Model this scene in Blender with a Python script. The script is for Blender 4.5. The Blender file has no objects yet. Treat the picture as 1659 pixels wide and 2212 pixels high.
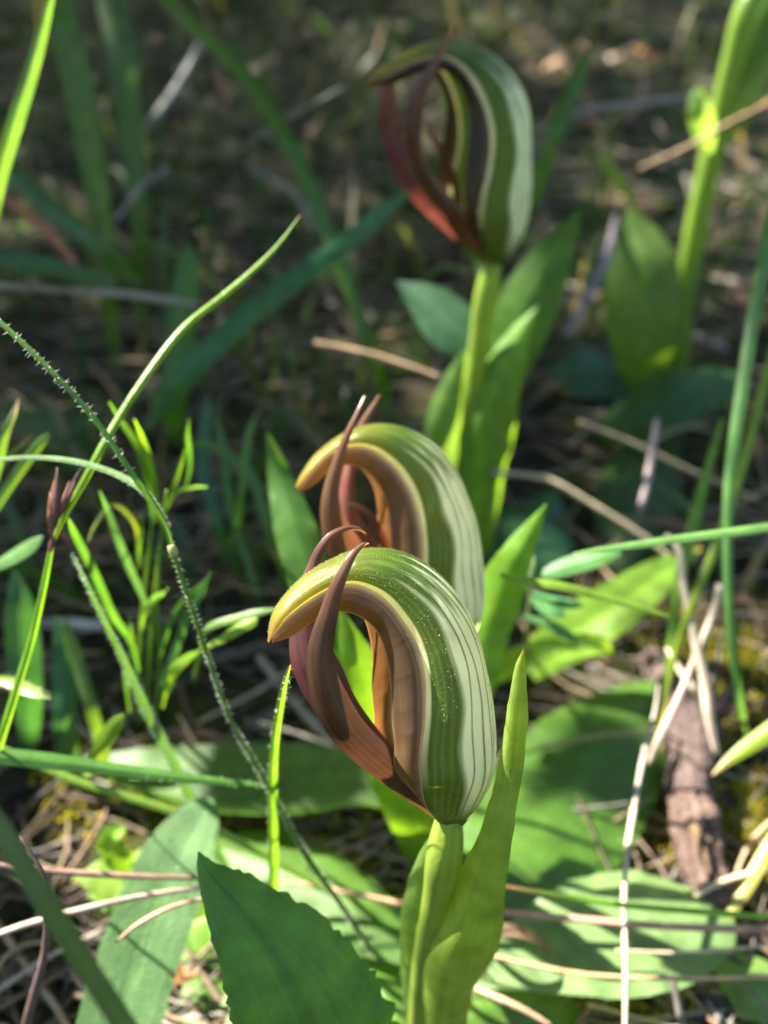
import bpy, math, random
import numpy as np
from math import radians, sin, cos, pi

random.seed(7)
rng = np.random.default_rng(7)
scene = bpy.context.scene
col = scene.collection

# ------------------------------------------------------------------ camera
PITCH = radians(36.0)
CAM_H = 0.16
F_PX = 1736.0                      # focal length in pixels of a 1659 x 2212 frame
CX, CY = 829.5, 1106.0
cd = bpy.data.cameras.new("camera")
cam = bpy.data.objects.new("camera", cd)
col.objects.link(cam)
cam.location = (0, 0, CAM_H)
cam.rotation_euler = (pi / 2 - PITCH, 0, 0)
cd.sensor_fit = 'VERTICAL'
cd.lens = 4.4
cd.sensor_height = 4.4 * 2212 / F_PX
cd.sensor_width = 4.4 * 1659 / F_PX
cd.clip_start = 0.005
cd.clip_end = 500
cd.dof.use_dof = True
cd.dof.focus_distance = 0.089
cd.dof.aperture_fstop = 2.1
cd.dof.aperture_blades = 0
scene.camera = cam

# ------------------------------------------------------------------ sky and sun
SUN = np.array([-0.60, 0.34, 0.72])
SUN = SUN / np.linalg.norm(SUN)
w = bpy.data.worlds.new("World")
scene.world = w
w.use_nodes = True
nt = w.node_tree
sky = nt.nodes.new("ShaderNodeTexSky")
sky.sky_type = 'NISHITA'
sky.sun_disc = False
sky.sun_elevation = math.asin(SUN[2])
sky.sun_rotation = math.atan2(SUN[0], SUN[1])
bg = nt.nodes["Background"]
bg.inputs[1].default_value = 0.11
nt.links.new(sky.outputs[0], bg.inputs[0])
sd = bpy.data.lights.new("sun", 'SUN')
sd.energy = 5.0
sd.angle = radians(0.53)
sd.color = (1.0, 0.95, 0.86)
so = bpy.data.objects.new("sun", sd)
col.objects.link(so)
import mathutils
so.rotation_euler = mathutils.Vector(SUN.tolist()).to_track_quat('Z', 'Y').to_euler()

scene.view_settings.view_transform = 'Standard'
scene.view_settings.look = 'None'
scene.view_settings.gamma = 1
scene.view_settings.exposure = 2.85
scene.render.engine = 'CYCLES'
scene.cycles.use_denoising = True
scene.cycles.max_bounces = 10
scene.cycles.transparent_max_bounces = 8
scene.cycles.diffuse_bounces = 5
scene.cycles.sample_clamp_indirect = 6

# ------------------------------------------------------------------ pixel rays
CAM = np.array([0, 0, CAM_H])
RIGHT = np.array([1.0, 0, 0])
UPV = np.array([0, sin(PITCH), cos(PITCH)])
FWD = np.array([0, cos(PITCH), -sin(PITCH)])
Z = np.array([0, 0, 1.0])

def ray(px, py):
    return FWD + RIGHT * ((px - CX) / F_PX) - UPV * ((py - CY) / F_PX)
def PD(px, py, d):
    return CAM + ray(px, py) * d
def PG(px, py, z=0.0):
    r = ray(px, py)
    return CAM + r * ((z - CAM_H) / r[2])
def PY(px, py, y):
    r = ray(px, py)
    return CAM + r * (y / r[1])
def PPL(px, py, P0, n):
    r = ray(px, py)
    return CAM + r * (np.dot(P0 - CAM, n) / np.dot(r, n))
def depth_of(P):
    return float(np.dot(P - CAM, FWD))
def unit(v):
    return v / (np.linalg.norm(v) + 1e-12)

def terrain(x, y):
    z = 0.0022 * sin(x * 61 + 1) * cos(y * 53) + 0.0016 * sin(x * 130 + y * 97)
    r = max(0.0, math.hypot(x, y) - 0.35)
    z += 0.02 * min(r, 2.0) * (sin(x * 5 + 0.4) * cos(y * 4 + 1) + 0.6 * sin(x * 11 - y * 7))
    z += 0.05 * min(r, 6.0) * 0.6
    return z

# smooth resampling of control rows (any number of columns)
def smooth(rows, n):
    P = np.array(rows, float)
    if len(P) == 2:
        u = np.linspace(0, 1, n)[:, None]
        return P[0] * (1 - u) + P[1] * u
    k = min(3, P.shape[1])
    d = np.linalg.norm(np.diff(P[:, :k], axis=0), axis=1)
    d = np.maximum(d, 1e-9) ** 0.75
    t = np.concatenate([[0], np.cumsum(d)])
    m = np.zeros_like(P)
    for i in range(len(P)):
        if i == 0:
            m[i] = (P[1] - P[0]) / (t[1] - t[0])
        elif i == len(P) - 1:
            m[i] = (P[-1] - P[-2]) / (t[-1] - t[-2])
        else:
            a, b = t[i] - t[i - 1], t[i + 1] - t[i]
            m[i] = ((P[i] - P[i - 1]) / a * b + (P[i + 1] - P[i]) / b * a) / (a + b)
    q = np.linspace(0, t[-1], n)
    out = np.zeros((n, P.shape[1]))
    for j, x in enumerate(q):
        i = min(max(np.searchsorted(t, x) - 1, 0), len(P) - 2)
        h = t[i + 1] - t[i]
        s = (x - t[i]) / h
        out[j] = ((2 * s**3 - 3 * s**2 + 1) * P[i] + (s**3 - 2 * s**2 + s) * h * m[i]
                  + (-2 * s**3 + 3 * s**2) * P[i + 1] + (s**3 - s**2) * h * m[i + 1])
    return out

# ------------------------------------------------------------------ object helpers
def tag(o, label=None, cat=None, group=None, kind=None):
    if label: o["label"] = label
    if cat: o["category"] = cat
    if group: o["group"] = group
    if kind: o["kind"] = kind
    return o

def empty(name, loc, label=None, cat=None, group=None):
    o = bpy.data.objects.new(name, None)
    o.empty_display_size = 0.01
    o.location = tuple(float(v) for v in loc)
    col.objects.link(o)
    return tag(o, label, cat, group)

def link(name, verts, faces, mat, parent=None, cols=None, uvs=None, smooth_shade=True, origin=None):
    """one mesh object; verts in world coordinates, moved to the parent's origin"""
    V = np.asarray(verts, float)
    if parent is not None:
        off = np.array(parent.location)
        pp = parent.parent
        while pp is not None:
            off = off + np.array(pp.location)
            pp = pp.parent
        loc = np.zeros(3)
    else:
        off = V[0].copy() if origin is None else np.array(origin, float)
        loc = off
    me = bpy.data.meshes.new(name)
    me.from_pydata((V - off).tolist(), [], [tuple(int(i) for i in f) for f in faces])
    if cols is not None:
        C = np.ones((len(V), 4), np.float32)
        C[:, :3] = cols
        at = me.color_attributes.new("Col", 'FLOAT_COLOR', 'POINT')
        at.data.foreach_set("color", C.ravel())
    if uvs is not None:
        ul = me.uv_layers.new(name="UVMap")
        li = np.zeros(len(me.loops), np.int32)
        me.loops.foreach_get("vertex_index", li)
        ul.data.foreach_set("uv", np.asarray(uvs, np.float32)[li].ravel())
    if smooth_shade:
        me.polygons.foreach_set("use_smooth", np.ones(len(me.polygons), bool))
    me.materials.append(mat)
    me.update()
    o = bpy.data.objects.new(name, me)
    o.location = tuple(float(v) for v in loc)
    col.objects.link(o)
    if parent is not None:
        o.parent = parent
    return o

def grid_faces(n, m, closed=False):
    f = []
    for i in range(n - 1):
        for j in range(m if closed else m - 1):
            k = (j + 1) % m
            f.append((i * m + j, i * m + k, (i + 1) * m + k, (i + 1) * m + j))
    return f

# ------------------------------------------------------------------ materials
def new_mat(name):
    m = bpy.data.materials.new(name)
    m.use_nodes = True
    t = m.node_tree
    t.nodes.clear()
    return m, t, t.nodes.new

def plant_mat(name, rough=0.42, spec=0.45, trans=0.45, tint=(1.9, 1.7, 0.7), grain=900.0, bump=0.25,
              vein=60.0, mott=0.25, sparkle=0.0, sheen=0.0, vamp=1.0):
    """thin leaf tissue: colour from the object's own pigment, mottled, with veins, letting light through"""
    m, t, N = new_mat(name)
    L = t.links.new
    out = N("ShaderNodeOutputMaterial")
    at = N("ShaderNodeAttribute"); at.attribute_name = "Col"
    geo = N("ShaderNodeNewGeometry")
    uv = N("ShaderNodeUVMap")
    n1 = N("ShaderNodeTexNoise"); n1.inputs["Scale"].default_value = 260; n1.inputs["Detail"].default_value = 4
    L(geo.outputs["Position"], n1.inputs["Vector"])
    mr = N("ShaderNodeMapRange"); mr.inputs[1].default_value = 0.3; mr.inputs[2].default_value = 0.7
    mr.inputs[3].default_value = 1 - mott; mr.inputs[4].default_value = 1 + mott
    L(n1.outputs[0], mr.inputs[0])
    # long parallel veins from the leaf's own coordinates
    mp = N("ShaderNodeMapping"); mp.inputs["Scale"].default_value = (vein, 1.6, 1)
    L(uv.outputs[0], mp.inputs[0])
    n2 = N("ShaderNodeTexNoise"); n2.inputs["Scale"].default_value = 1.0; n2.inputs["Detail"].default_value = 2
    L(mp.outputs[0], n2.inputs["Vector"])
    mv = N("ShaderNodeMapRange"); mv.inputs[1].default_value = 0.3; mv.inputs[2].default_value = 0.7
    mv.inputs[3].default_value = 1 - .14 * vamp; mv.inputs[4].default_value = 1 + .12 * vamp
    L(n2.outputs[0], mv.inputs[0])
    mul = N("ShaderNodeMath"); mul.operation = 'MULTIPLY'
    L(mr.outputs[0], mul.inputs[0]); L(mv.outputs[0], mul.inputs[1])
    vm = N("ShaderNodeVectorMath"); vm.operation = 'SCALE'
    L(at.outputs["Color"], vm.inputs[0]); L(mul.outputs[0], vm.inputs["Scale"])
    tr = N("ShaderNodeVectorMath"); tr.operation = 'MULTIPLY'
    tr.inputs[1].default_value = tint
    L(vm.outputs[0], tr.inputs[0])
    n3 = N("ShaderNodeTexNoise"); n3.inputs["Scale"].default_value = grain * 2; n3.inputs["Detail"].default_value = 3
    L(geo.outputs["Position"], n3.inputs["Vector"])
    ad = N("ShaderNodeMath"); ad.operation = 'MULTIPLY_ADD'; ad.inputs[1].default_value = 0.7 * vamp
    L(n2.outputs[0], ad.inputs[0]); L(n3.outputs[0], ad.inputs[2])
    bp = N("ShaderNodeBump"); bp.inputs["Strength"].default_value = bump; bp.inputs["Distance"].default_value = 0.0004
    L(ad.outputs[0], bp.inputs["Height"])
    pr = N("ShaderNodeBsdfPrincipled")
    pr.inputs["Roughness"].default_value = rough
    pr.inputs["Specular IOR Level"].default_value = spec
    if sheen:
        pr.inputs["Sheen Weight"].default_value = sheen
        pr.inputs["Sheen Roughness"].default_value = 0.4
    L(vm.outputs[0], pr.inputs["Base Color"]); L(bp.outputs[0], pr.inputs["Normal"])
    if sparkle:
        n4 = N("ShaderNodeTexVoronoi"); n4.inputs["Scale"].default_value = 7000
        L(geo.outputs["Position"], n4.inputs["Vector"])
        b2 = N("ShaderNodeBump"); b2.inputs["Strength"].default_value = sparkle; b2.inputs["Distance"].default_value = 0.0004
        L(n4.outputs["Distance"], b2.inputs["Height"]); L(bp.outputs[0], b2.inputs["Normal"])
        L(b2.outputs[0], pr.inputs["Normal"])
    tl = N("ShaderNodeBsdfTranslucent")
    L(tr.outputs[0], tl.inputs[0])
    mx = N("ShaderNodeMixShader"); mx.inputs[0].default_value = trans
    L(pr.outputs[0], mx.inputs[1]); L(tl.outputs[0], mx.inputs[2])
    L(mx.outputs[0], out.inputs[0])
    return m

def solid_mat(name, rough=0.8, spec=0.2, scale=300.0, stretch=(1, 1, 1), bump=0.5, lo=0.55, hi=1.35, dist=0.001):
    m, t, N = new_mat(name)
    L = t.links.new
    out = N("ShaderNodeOutputMaterial")
    at = N("ShaderNodeAttribute"); at.attribute_name = "Col"
    uv = N("ShaderNodeUVMap")
    mp = N("ShaderNodeMapping"); mp.inputs["Scale"].default_value = stretch
    L(uv.outputs[0], mp.inputs[0])
    n1 = N("ShaderNodeTexNoise"); n1.inputs["Scale"].default_value = 1.0; n1.inputs["Detail"].default_value = 6
    L(mp.outputs[0], n1.inputs["Vector"])
    geo = N("ShaderNodeNewGeometry")
    n2 = N("ShaderNodeTexNoise"); n2.inputs["Scale"].default_value = scale; n2.inputs["Detail"].default_value = 6
    L(geo.outputs["Position"], n2.inputs["Vector"])
    ad = N("ShaderNodeMath"); ad.operation = 'ADD'
    L(n1.outputs[0], ad.inputs[0]); L(n2.outputs[0], ad.inputs[1])
    mr = N("ShaderNodeMapRange"); mr.inputs[1].default_value = 0.7; mr.inputs[2].default_value = 1.3
    mr.inputs[3].default_value = lo; mr.inputs[4].default_value = hi
    L(ad.outputs[0], mr.inputs[0])
    vm = N("ShaderNodeVectorMath"); vm.operation = 'SCALE'
    L(at.outputs["Color"], vm.inputs[0]); L(mr.outputs[0], vm.inputs["Scale"])
    bp = N("ShaderNodeBump"); bp.inputs["Strength"].default_value = bump; bp.inputs["Distance"].default_value = dist
    L(ad.outputs[0], bp.inputs["Height"])
    pr = N("ShaderNodeBsdfPrincipled")
    pr.inputs["Roughness"].default_value = rough
    pr.inputs["Specular IOR Level"].default_value = spec
    L(vm.outputs[0], pr.inputs["Base Color"]); L(bp.outputs[0], pr.inputs["Normal"])
    L(pr.outputs[0], out.inputs[0])
    return m

def ground_mat():
    m, t, N = new_mat("soil_and_moss")
    L = t.links.new
    out = N("ShaderNodeOutputMaterial")
    geo = N("ShaderNodeNewGeometry")
    def noise(s, d=6):
        n = N("ShaderNodeTexNoise"); n.inputs["Scale"].default_value = s; n.inputs["Detail"].default_value = d
        L(geo.outputs["Position"], n.inputs["Vector"]); return n
    a, b, c = noise(28), noise(420), noise(1500, 3)
    r1 = N("ShaderNodeValToRGB")
    e = r1.color_ramp.elements
    e[0].position = 0.30; e[0].color = (0.010, 0.008, 0.006, 1)
    e[1].position = 0.72; e[1].color = (0.040, 0.028, 0.018, 1)
    L(b.outputs[0], r1.inputs[0])
    r2 = N("ShaderNodeValToRGB")
    e = r2.color_ramp.elements
    e[0].position = 0.3; e[0].color = (0.014, 0.022, 0.006, 1)
    e[1].position = 0.75; e[1].color = (0.07, 0.072, 0.012, 1)
    L(b.outputs[0], r2.inputs[0])
    mr = N("ShaderNodeMapRange"); mr.inputs[1].default_value = 0.42; mr.inputs[2].default_value = 0.58
    L(a.outputs[0], mr.inputs[0])
    mx = N("ShaderNodeMixRGB"); L(mr.outputs[0], mx.inputs[0]); L(r1.outputs[0], mx.inputs[1]); L(r2.outputs[0], mx.inputs[2])
    ad = N("ShaderNodeMath"); ad.operation = 'ADD'
    L(b.outputs[0], ad.inputs[0]); L(c.outputs[0], ad.inputs[1])
    bp = N("ShaderNodeBump"); bp.inputs["Strength"].default_value = 0.9; bp.inputs["Distance"].default_value = 0.003
    L(ad.outputs[0], bp.inputs["Height"])
    pr = N("ShaderNodeBsdfPrincipled"); pr.inputs["Roughness"].default_value = 0.9
    pr.inputs["Specular IOR Level"].default_value = 0.15
    L(mx.outputs[0], pr.inputs["Base Color"]); L(bp.outputs[0], pr.inputs["Normal"])
    L(pr.outputs[0], out.inputs[0])
    return m

M_LEAF = plant_mat("orchid_leaf_tissue", rough=0.46, spec=0.42, trans=0.48, tint=(2.7, 2.3, 0.8), vein=30, mott=0.22, bump=0.25, vamp=0.75)
M_GRASS = plant_mat("grass_blade_tissue", rough=0.40, spec=0.45, trans=0.42, tint=(2.2, 2.0, 0.7), vein=14, mott=0.2, bump=0.3)
M_FUZZY = plant_mat("downy_leaf_tissue", rough=0.5, spec=0.4, trans=0.35, tint=(2.0, 1.9, 0.8), vein=14, mott=0.2, bump=0.6, sparkle=0.35, sheen=0.3)
M_HOOD = plant_mat("striped_hood_tissue", rough=0.28, spec=0.5, trans=0.58, tint=(1.75, 1.6, 0.9), grain=1500, vein=40, mott=0.14, bump=0.08, sparkle=0.24, vamp=0.3)
M_SEPAL = plant_mat("brown_sepal_tissue", rough=0.27, spec=0.5, trans=0.48, tint=(1.8, 1.2, 0.7), grain=1500, vein=34, mott=0.2, bump=0.06, sparkle=0.06)
M_STRAW = plant_mat("dry_straw", rough=0.5, spec=0.35, trans=0.15, tint=(1.2, 1.1, 0.9), vein=10, mott=0.3, bump=0.4)
M_DEAD = plant_mat("dead_leaf_tissue", rough=0.55, spec=0.3, trans=0.3, tint=(1.5, 1.1, 0.7), vein=24, mott=0.4, bump=0.5)
M_STEM = plant_mat("green_stem_tissue", rough=0.34, spec=0.5, trans=0.30, tint=(2.2, 2.0, 0.6), vein=12, mott=0.12, bump=0.15)
M_BARK = solid_mat("weathered_bark", rough=0.85, spec=0.2, scale=500, stretch=(60, 7, 1), bump=0.9, lo=0.45, hi=1.5, dist=0.0012)
M_SEED = solid_mat("seed_husk", rough=0.35, spec=0.5, scale=900, stretch=(30, 2, 1), bump=0.4, dist=0.0004)
M_HAIR = plant_mat("fine_hair", rough=0.3, spec=0.5, trans=0.5, tint=(1, 1, 1), mott=0.0, bump=0.0)
M_GROUND = ground_mat()

GREEN = (0.055, 0.13, 0.018)
YGREEN = (0.13, 0.24, 0.022)
DGREEN = (0.030, 0.075, 0.014)
BGREEN = (0.045, 0.12, 0.045)
OLIVE = (0.10, 0.13, 0.02)
STRAW = (0.42, 0.31, 0.17)
PINKSTRAW = (0.36, 0.22, 0.14)
GREYSTRAW = (0.30, 0.26, 0.21)
BROWN = (0.13, 0.075, 0.04)
DKBROWN = (0.05, 0.028, 0.018)

# ------------------------------------------------------------------ strips: leaves, blades, petals
def resolve(pts):
    """rows (px, py, width_px, where): where = depth in m, 'g' on the ground, ('z', h) at a height,
    ('y', y) on an upright plane, None = between its neighbours"""
    dep = []
    for (px, py, wp, wh) in pts:
        if wh is None: dep.append(None)
        elif wh == 'g': dep.append(depth_of(PG(px, py, 0.003)))
        elif isinstance(wh, tuple):
            dep.append(depth_of(PG(px, py, wh[1]) if wh[0] == 'z' else PY(px, py, wh[1])))
        else: dep.append(float(wh))
    idx = [i for i, d in enumerate(dep) if d is not None]
    xs = np.concatenate([[0], np.cumsum([math.hypot(pts[i + 1][0] - pts[i][0], pts[i + 1][1] - pts[i][1]) for i in range(len(pts) - 1)])])
    dd = np.interp(xs, [xs[i] for i in idx], [dep[i] for i in idx])
    return [list(PD(p[0], p[1], d)) + [p[2] * d / F_PX] for p, d in zip(pts, dd)]

def frame_along(P, nref):
    T = np.gradient(P, axis=0)
    T /= np.linalg.norm(T, axis=1)[:, None] + 1e-12
    Nn = nref - (nref * T).sum(1)[:, None] * T
    Nn /= np.linalg.norm(Nn, axis=1)[:, None] + 1e-12
    S = np.cross(T, Nn)
    return T, Nn, S

def strip_geo(rows, n=40, m=7, bias=0.4, cup=0.0, fold=0.12, twist=0.0, teeth=0.0, nteeth=30, wave=0.0, nwave=4,
              nref=None, seed=0, min_w=0.00012, lip=0.0):
    R = smooth(rows, n)
    P, W = R[:, :3], np.maximum(R[:, 3], min_w)
    if nref is None:
        tc = CAM - P
        tc /= np.linalg.norm(tc, axis=1)[:, None]
        ref = tc * (1 - bias) + Z * bias
    else:
        ref = np.repeat(np.array(nref, float)[None], n, 0)
    T, Nn, S = frame_along(P, ref)
    r = random.Random(seed)
    ph, ph2, ph3 = r.uniform(0, 6.28), r.uniform(0, 6.28), r.uniform(0, 6.28)
    tt = np.linspace(0, 1, n)
    tw = np.interp(tt, np.linspace(0, 1, len(twist)), twist) if isinstance(twist, (list, tuple)) else twist * tt
    Sx = S * np.cos(tw)[:, None] + Nn * np.sin(tw)[:, None]
    Nx = Nn * np.cos(tw)[:, None] - S * np.sin(tw)[:, None]
    V, UV = [], []
    for i in range(n):
        for j in range(m):
            a = -1 + 2 * j / (m - 1)
            ww = W[i] / 2
            if teeth and abs(a) > 0.55:
                sgn = ph if a > 0 else ph2
                q = tt[i] * nteeth + sgn + 0.7 * sin(tt[i] * 11 + sgn) + 0.3 * sin(tt[i] * 37 + sgn * 3)
                x = q % 1.0
                x = x * x * (3 - 2 * x) if x < 0.85 else (1 - x) / 0.15
                amp = 0.35 + 0.65 * abs(sin(math.floor(q) * 12.9 + sgn * 4.1))
                e = (abs(a) - 0.55) / 0.45
                ww *= 1 + teeth * amp * e * (x - 0.5)
            off = -cup * W[i] * a * a - fold * W[i] * abs(a)
            if lip:
                off += abs(lip) * W[i] * max(0.0, (a * (1 if lip > 0 else -1) - 0.66) / 0.34) ** 1.3
            if wave:
                q = ph3 if a > 0 else ph
                off += wave * W[i] * a * a * (sin(tt[i] * nwave * 6.28 + q) + 0.5 * sin(tt[i] * nwave * 14.1 + q * 2))
            V.append(P[i] + Sx[i] * (a * ww) + Nx[i] * off)
            UV.append((j / (m - 1), tt[i]))
    return np.array(V), grid_faces(n, m), np.array(UV)

def leaf_cols(UV, c, mid=1.25, edge=1.0, tip=None, base=None, seed=0, tipat=0.85, tip2=None):
    r = np.random.default_rng(seed + 11)
    c = np.array(c) * np.array([r.uniform(0.9, 1.1), r.uniform(0.93, 1.07), r.uniform(0.85, 1.15)])
    a = np.abs(UV[:, 0] * 2 - 1)
    k = 1 + (mid - 1) * np.exp(-(a / 0.10) ** 2) + (edge - 1) * np.clip((a - 0.8) / 0.2, 0, 1)
    C = c[None] * k[:, None]
    t = UV[:, 1]
    if tip is not None:
        f = np.clip((t - tipat) / (1 - tipat + 1e-6) * 1.6, 0, 1)[:, None]
        C = C * (1 - f) + np.array(tip)[None] * f
    if base is not None:
        f = np.clip((0.22 - t) / 0.22, 0, 1)[:, None]
        C = C * (1 - f) + np.array(base)[None] * f
    return C

_seed = [0]
def strip(name, pts, mat, c, parent=None, label=None, cat=None, group=None, world=False, tip=None, base=None,
          tipat=0.85, mid=1.2, edge=1.0, **kw):
    _seed[0] += 1
    rows = pts if world else resolve(pts)
    V, Fc, UV = strip_geo(rows, seed=_seed[0], **kw)
    C = leaf_cols(UV, c, tip=tip, base=base, seed=_seed[0], tipat=tipat, mid=mid, edge=edge)
    o = link(name, V, Fc, mat, parent, C, UV, origin=None if parent else rows[0][:3])
    return tag(o, label, cat, group)

def tube_geo(rows, n=30, m=8, flat=1.0, knobs=0.0, seed=0, cap=True):
    R = smooth(rows, n)
    P, W = R[:, :3], np.maximum(R[:, 3], 0.00012) / 2
    T, Nn, S = frame_along(P, np.repeat(unit(np.array([0.13, -0.71, 0.69]))[None], n, 0))
    r = np.random.default_rng(seed)
    V, UV = [], []
    for i in range(n):
        k = 1 + (knobs * r.uniform(-1, 1) if knobs else 0)
        for j in range(m):
            a = 2 * pi * j / m
            kk = k * (1 + (knobs * 0.6 * r.uniform(-1, 1) if knobs else 0))
            V.append(P[i] + (S[i] * cos(a) + Nn[i] * sin(a) * flat) * W[i] * kk)
            UV.append((j / m, i / (n - 1)))
    Fc = grid_faces(n, m, True)
    if cap:
        Fc.append(tuple(range(m))[::-1])
        Fc.append(tuple((n - 1) * m + j for j in range(m)))
    return np.array(V), Fc, np.array(UV)

def tube(name, pts, mat, c, parent=None, label=None, cat=None, group=None, world=False, tip=None, base=None, tipat=0.85, **kw):
    _seed[0] += 1
    rows = pts if world else resolve(pts)
    V, Fc, UV = tube_geo(rows, seed=_seed[0], **kw)
    C = leaf_cols(np.stack([UV[:, 0] * 0 + 0.9, UV[:, 1]], 1), c, tip=tip, base=base, seed=_seed[0], tipat=tipat)
    o = link(name, V, Fc, mat, parent, C, UV, origin=None if parent else rows[0][:3])
    return tag(o, label, cat, group)

def hairs(parent, rows, count, length, c=(0.5, 0.55, 0.42), width=0.00006, seed=0, t0=0.0, t1=1.0):
    """fine hairs standing off a blade or stem: one part"""
    r = np.random.default_rng(seed + 3)
    R = smooth(rows, 120)
    T, Nn, S = frame_along(R[:, :3], np.repeat(unit(np.array([0.1, -0.7, 0.7]))[None], 120, 0))
    V, Fc = [], []
    for k in range(count):
        i = int(r.uniform(t0, t1) * 119)
        a = r.uniform(0, 2 * pi) if r.random() < 0.4 else r.choice([0, pi]) + r.normal(0, 0.5)
        d = S[i] * cos(a) + Nn[i] * sin(a)
        p = R[i, :3] + d * R[i, 3] * 0.45
        q = p + unit(d + T[i] * r.normal(0, 0.4) + r.normal(0, 0.15, 3)) * length * r.uniform(0.5, 1.2)
        s = unit(np.cross(q - p, CAM - p)) * width
        b = len(V)
        V += [p - s, p + s, q]
        Fc.append((b, b + 1, b + 2))
    o = link("hairs", V, Fc, M_HAIR, parent, np.repeat(np.array([c]), len(V), 0), np.zeros((len(V), 2)))
    o["kind"] = "stuff"
    return o

# ================================================================== ground
def build_ground():
    def axis(lo, hi, n, fine):
        u = np.linspace(-1, 1, n)
        return np.sign(u) * (fine * np.abs(u) + (hi - fine) * np.abs(u) ** 7)
    xs = axis(-60, 60, 181, 0.5)
    ys = axis(-60, 60, 221, 0.6) + 0.2
    V = [(x, y, terrain(x, y) + random.gauss(0, 0.0008)) for y in ys for x in xs]
    n, m = len(ys), len(xs)
    o = link("ground", V, grid_faces(n, m), M_GROUND, origin=(0, 0, 0))
    tag(o, "dark soil and moss under the plants", None, None, "structure")
build_ground()

# ================================================================== the greenhood orchids
class Plane:
    def __init__(s, P0, yaw, lean):
        s.P0 = P0
        s.f = np.array([-cos(yaw), -sin(yaw), 0.0])
        nh = np.array([sin(yaw), -cos(yaw), 0.0])
        s.n = cos(lean) * nh + sin(lean) * Z
        s.v = np.cross(s.n, s.f)
        if s.v[2] < 0: s.v = -s.v
    def uv(s, px, py, w=0.0):
        Q = PPL(px, py, s.P0 + s.n * w, s.n) - s.P0
        return np.array([Q @ s.f, Q @ s.v])
    def at(s, u, v, w):
        return s.P0 + s.f * u + s.v * v + s.n * w

def interp_w(tab, t):
    return np.interp(t, [a for a, b in tab], [b for a, b in tab])

def lerp(a, b, f):
    f = np.clip(f, 0, 1)[..., None]
    return np.asarray(a) * (1 - f) + np.asarray(b) * f

def hood_colours(t, s, seed):
    """pigment: white side panels with green nerves, green front band, cream rim widened up top as if sunlit, olive-brown tip"""
    r = np.random.default_rng(seed)
    a = np.abs(s)
    wob = 0.015 * np.sin(t * 9 + 1.3 * np.sign(s)) + 0.01 * np.sin(t * 31)
    C = np.repeat(np.array([[0.070, 0.12, 0.016]]), len(t), 0)
    inside = np.clip((a + wob - 0.06) / 0.04, 0, 1) * np.clip((0.64 + wob - a + 0.09 * np.sin(t * 4) + 0.02 * np.sin(t * 29 + 2)) / 0.07, 0, 1)
    fade = np.clip((0.60 + 0.05 * np.sin(a * 40) - t) / 0.10, 0, 1) * np.clip((t - 0.02) / 0.10, 0, 1)
    C = lerp(C, (0.80, 0.86, 0.76), inside * fade)
    blot = 0.5 + 0.5 * np.sin(a * 23 + 7 * t + 2.1 * np.sin(t * 21)) * np.sin(t * 37 + a * 11)
    C = lerp(C, (0.12, 0.19, 0.03), inside * np.clip((t - 0.42) / 0.12, 0, 1) * np.clip(blot * 1.6 - 0.7, 0, 1))
    for k, pos in enumerate((0.15, 0.28, 0.38, 0.47, 0.56)):
        pw = pos + wob + 0.03 * np.sin(t * 4.3 + k * 1.7) + 0.006 * np.sin(t * 27 + k * 3)
        line = np.exp(-((a - pw) / (0.0085 + 0.005 * (0.5 + 0.5 * np.sin(t * 9 + k * 2.2)))) ** 2) * np.clip((0.80 - t) / 0.2, 0, 1)
        C = lerp(C, (0.045, 0.11, 0.012), line * 0.95)
    for pos in (0.70, 0.77, 0.84, 0.90):
        line = np.exp(-((a - pos - wob * 0.6) / 0.016) ** 2)
        C = lerp(C, (0.16, 0.19, 0.05), line * 0.55)
    tipf = np.clip((t - 0.66) / 0.26, 0, 1)
    C = lerp(C, (0.30, 0.25, 0.045), tipf * 0.85)
    C = lerp(C, (0.24, 0.12, 0.03), np.clip((t - 0.93) / 0.07, 0, 1) * 0.8)
    rim = np.clip((a - 0.945 + 0.04 * np.clip((t - 0.4) / 0.2, 0, 1)) / 0.02, 0, 1) * np.clip((t - 0.12) / 0.2, 0, 1) * np.clip((0.98 - t) / 0.1, 0, 1)
    C = lerp(C, (0.78, 0.70, 0.52), rim * 0.95)  # cream rim; its extra width up top paints in a sunlit edge
    C = lerp(C, (0.085, 0.13, 0.02), np.clip((0.07 - t) / 0.06, 0, 1))
    return C

def petal_colours(t, a, dark):
    """a: 0 at the hood's rim, 1 at the free inner edge"""
    C = np.repeat(np.array([[0.115, 0.068, 0.036]]), len(t), 0)
    C = lerp(C, (0.26, 0.145, 0.055), np.clip((0.34 - t) / 0.3, 0, 1))  # orange towards the base, painted in for light glowing through
    C = lerp(C, (0.22, 0.14, 0.075), np.clip((t - 0.6) / 0.3, 0, 1) * 0.8)
    C = lerp(C, (0.66, 0.56, 0.40), np.exp(-((a - 0.02) / 0.12) ** 2))
    for pos in (0.16, 0.27):
        C = lerp(C, (0.40, 0.27, 0.15), np.exp(-((a - pos) / 0.025) ** 2) * 0.7)
    C = lerp(C, (0.42, 0.28, 0.14), np.clip((a - 0.955) / 0.03, 0, 1))
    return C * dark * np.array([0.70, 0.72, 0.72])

def sepal_colours(t, a, tone):
    C = np.repeat(np.array([tone]), len(t), 0)
    C = lerp(C, (0.12, 0.10, 0.03), np.clip((0.13 - t) / 0.13, 0, 1))
    C = lerp(C, (0.19, 0.095, 0.055), np.clip((t - 0.66) / 0.3, 0, 1))
    C = lerp(C, (0.34, 0.19, 0.06), np.clip((t - 0.95) / 0.05, 0, 1))
    for pos in (-0.5, -0.2, 0.15, 0.5):
        C = lerp(C, np.array(tone) * 0.6, np.exp(-((a - pos) / 0.05) ** 2) * 0.5)
    return C

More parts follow.
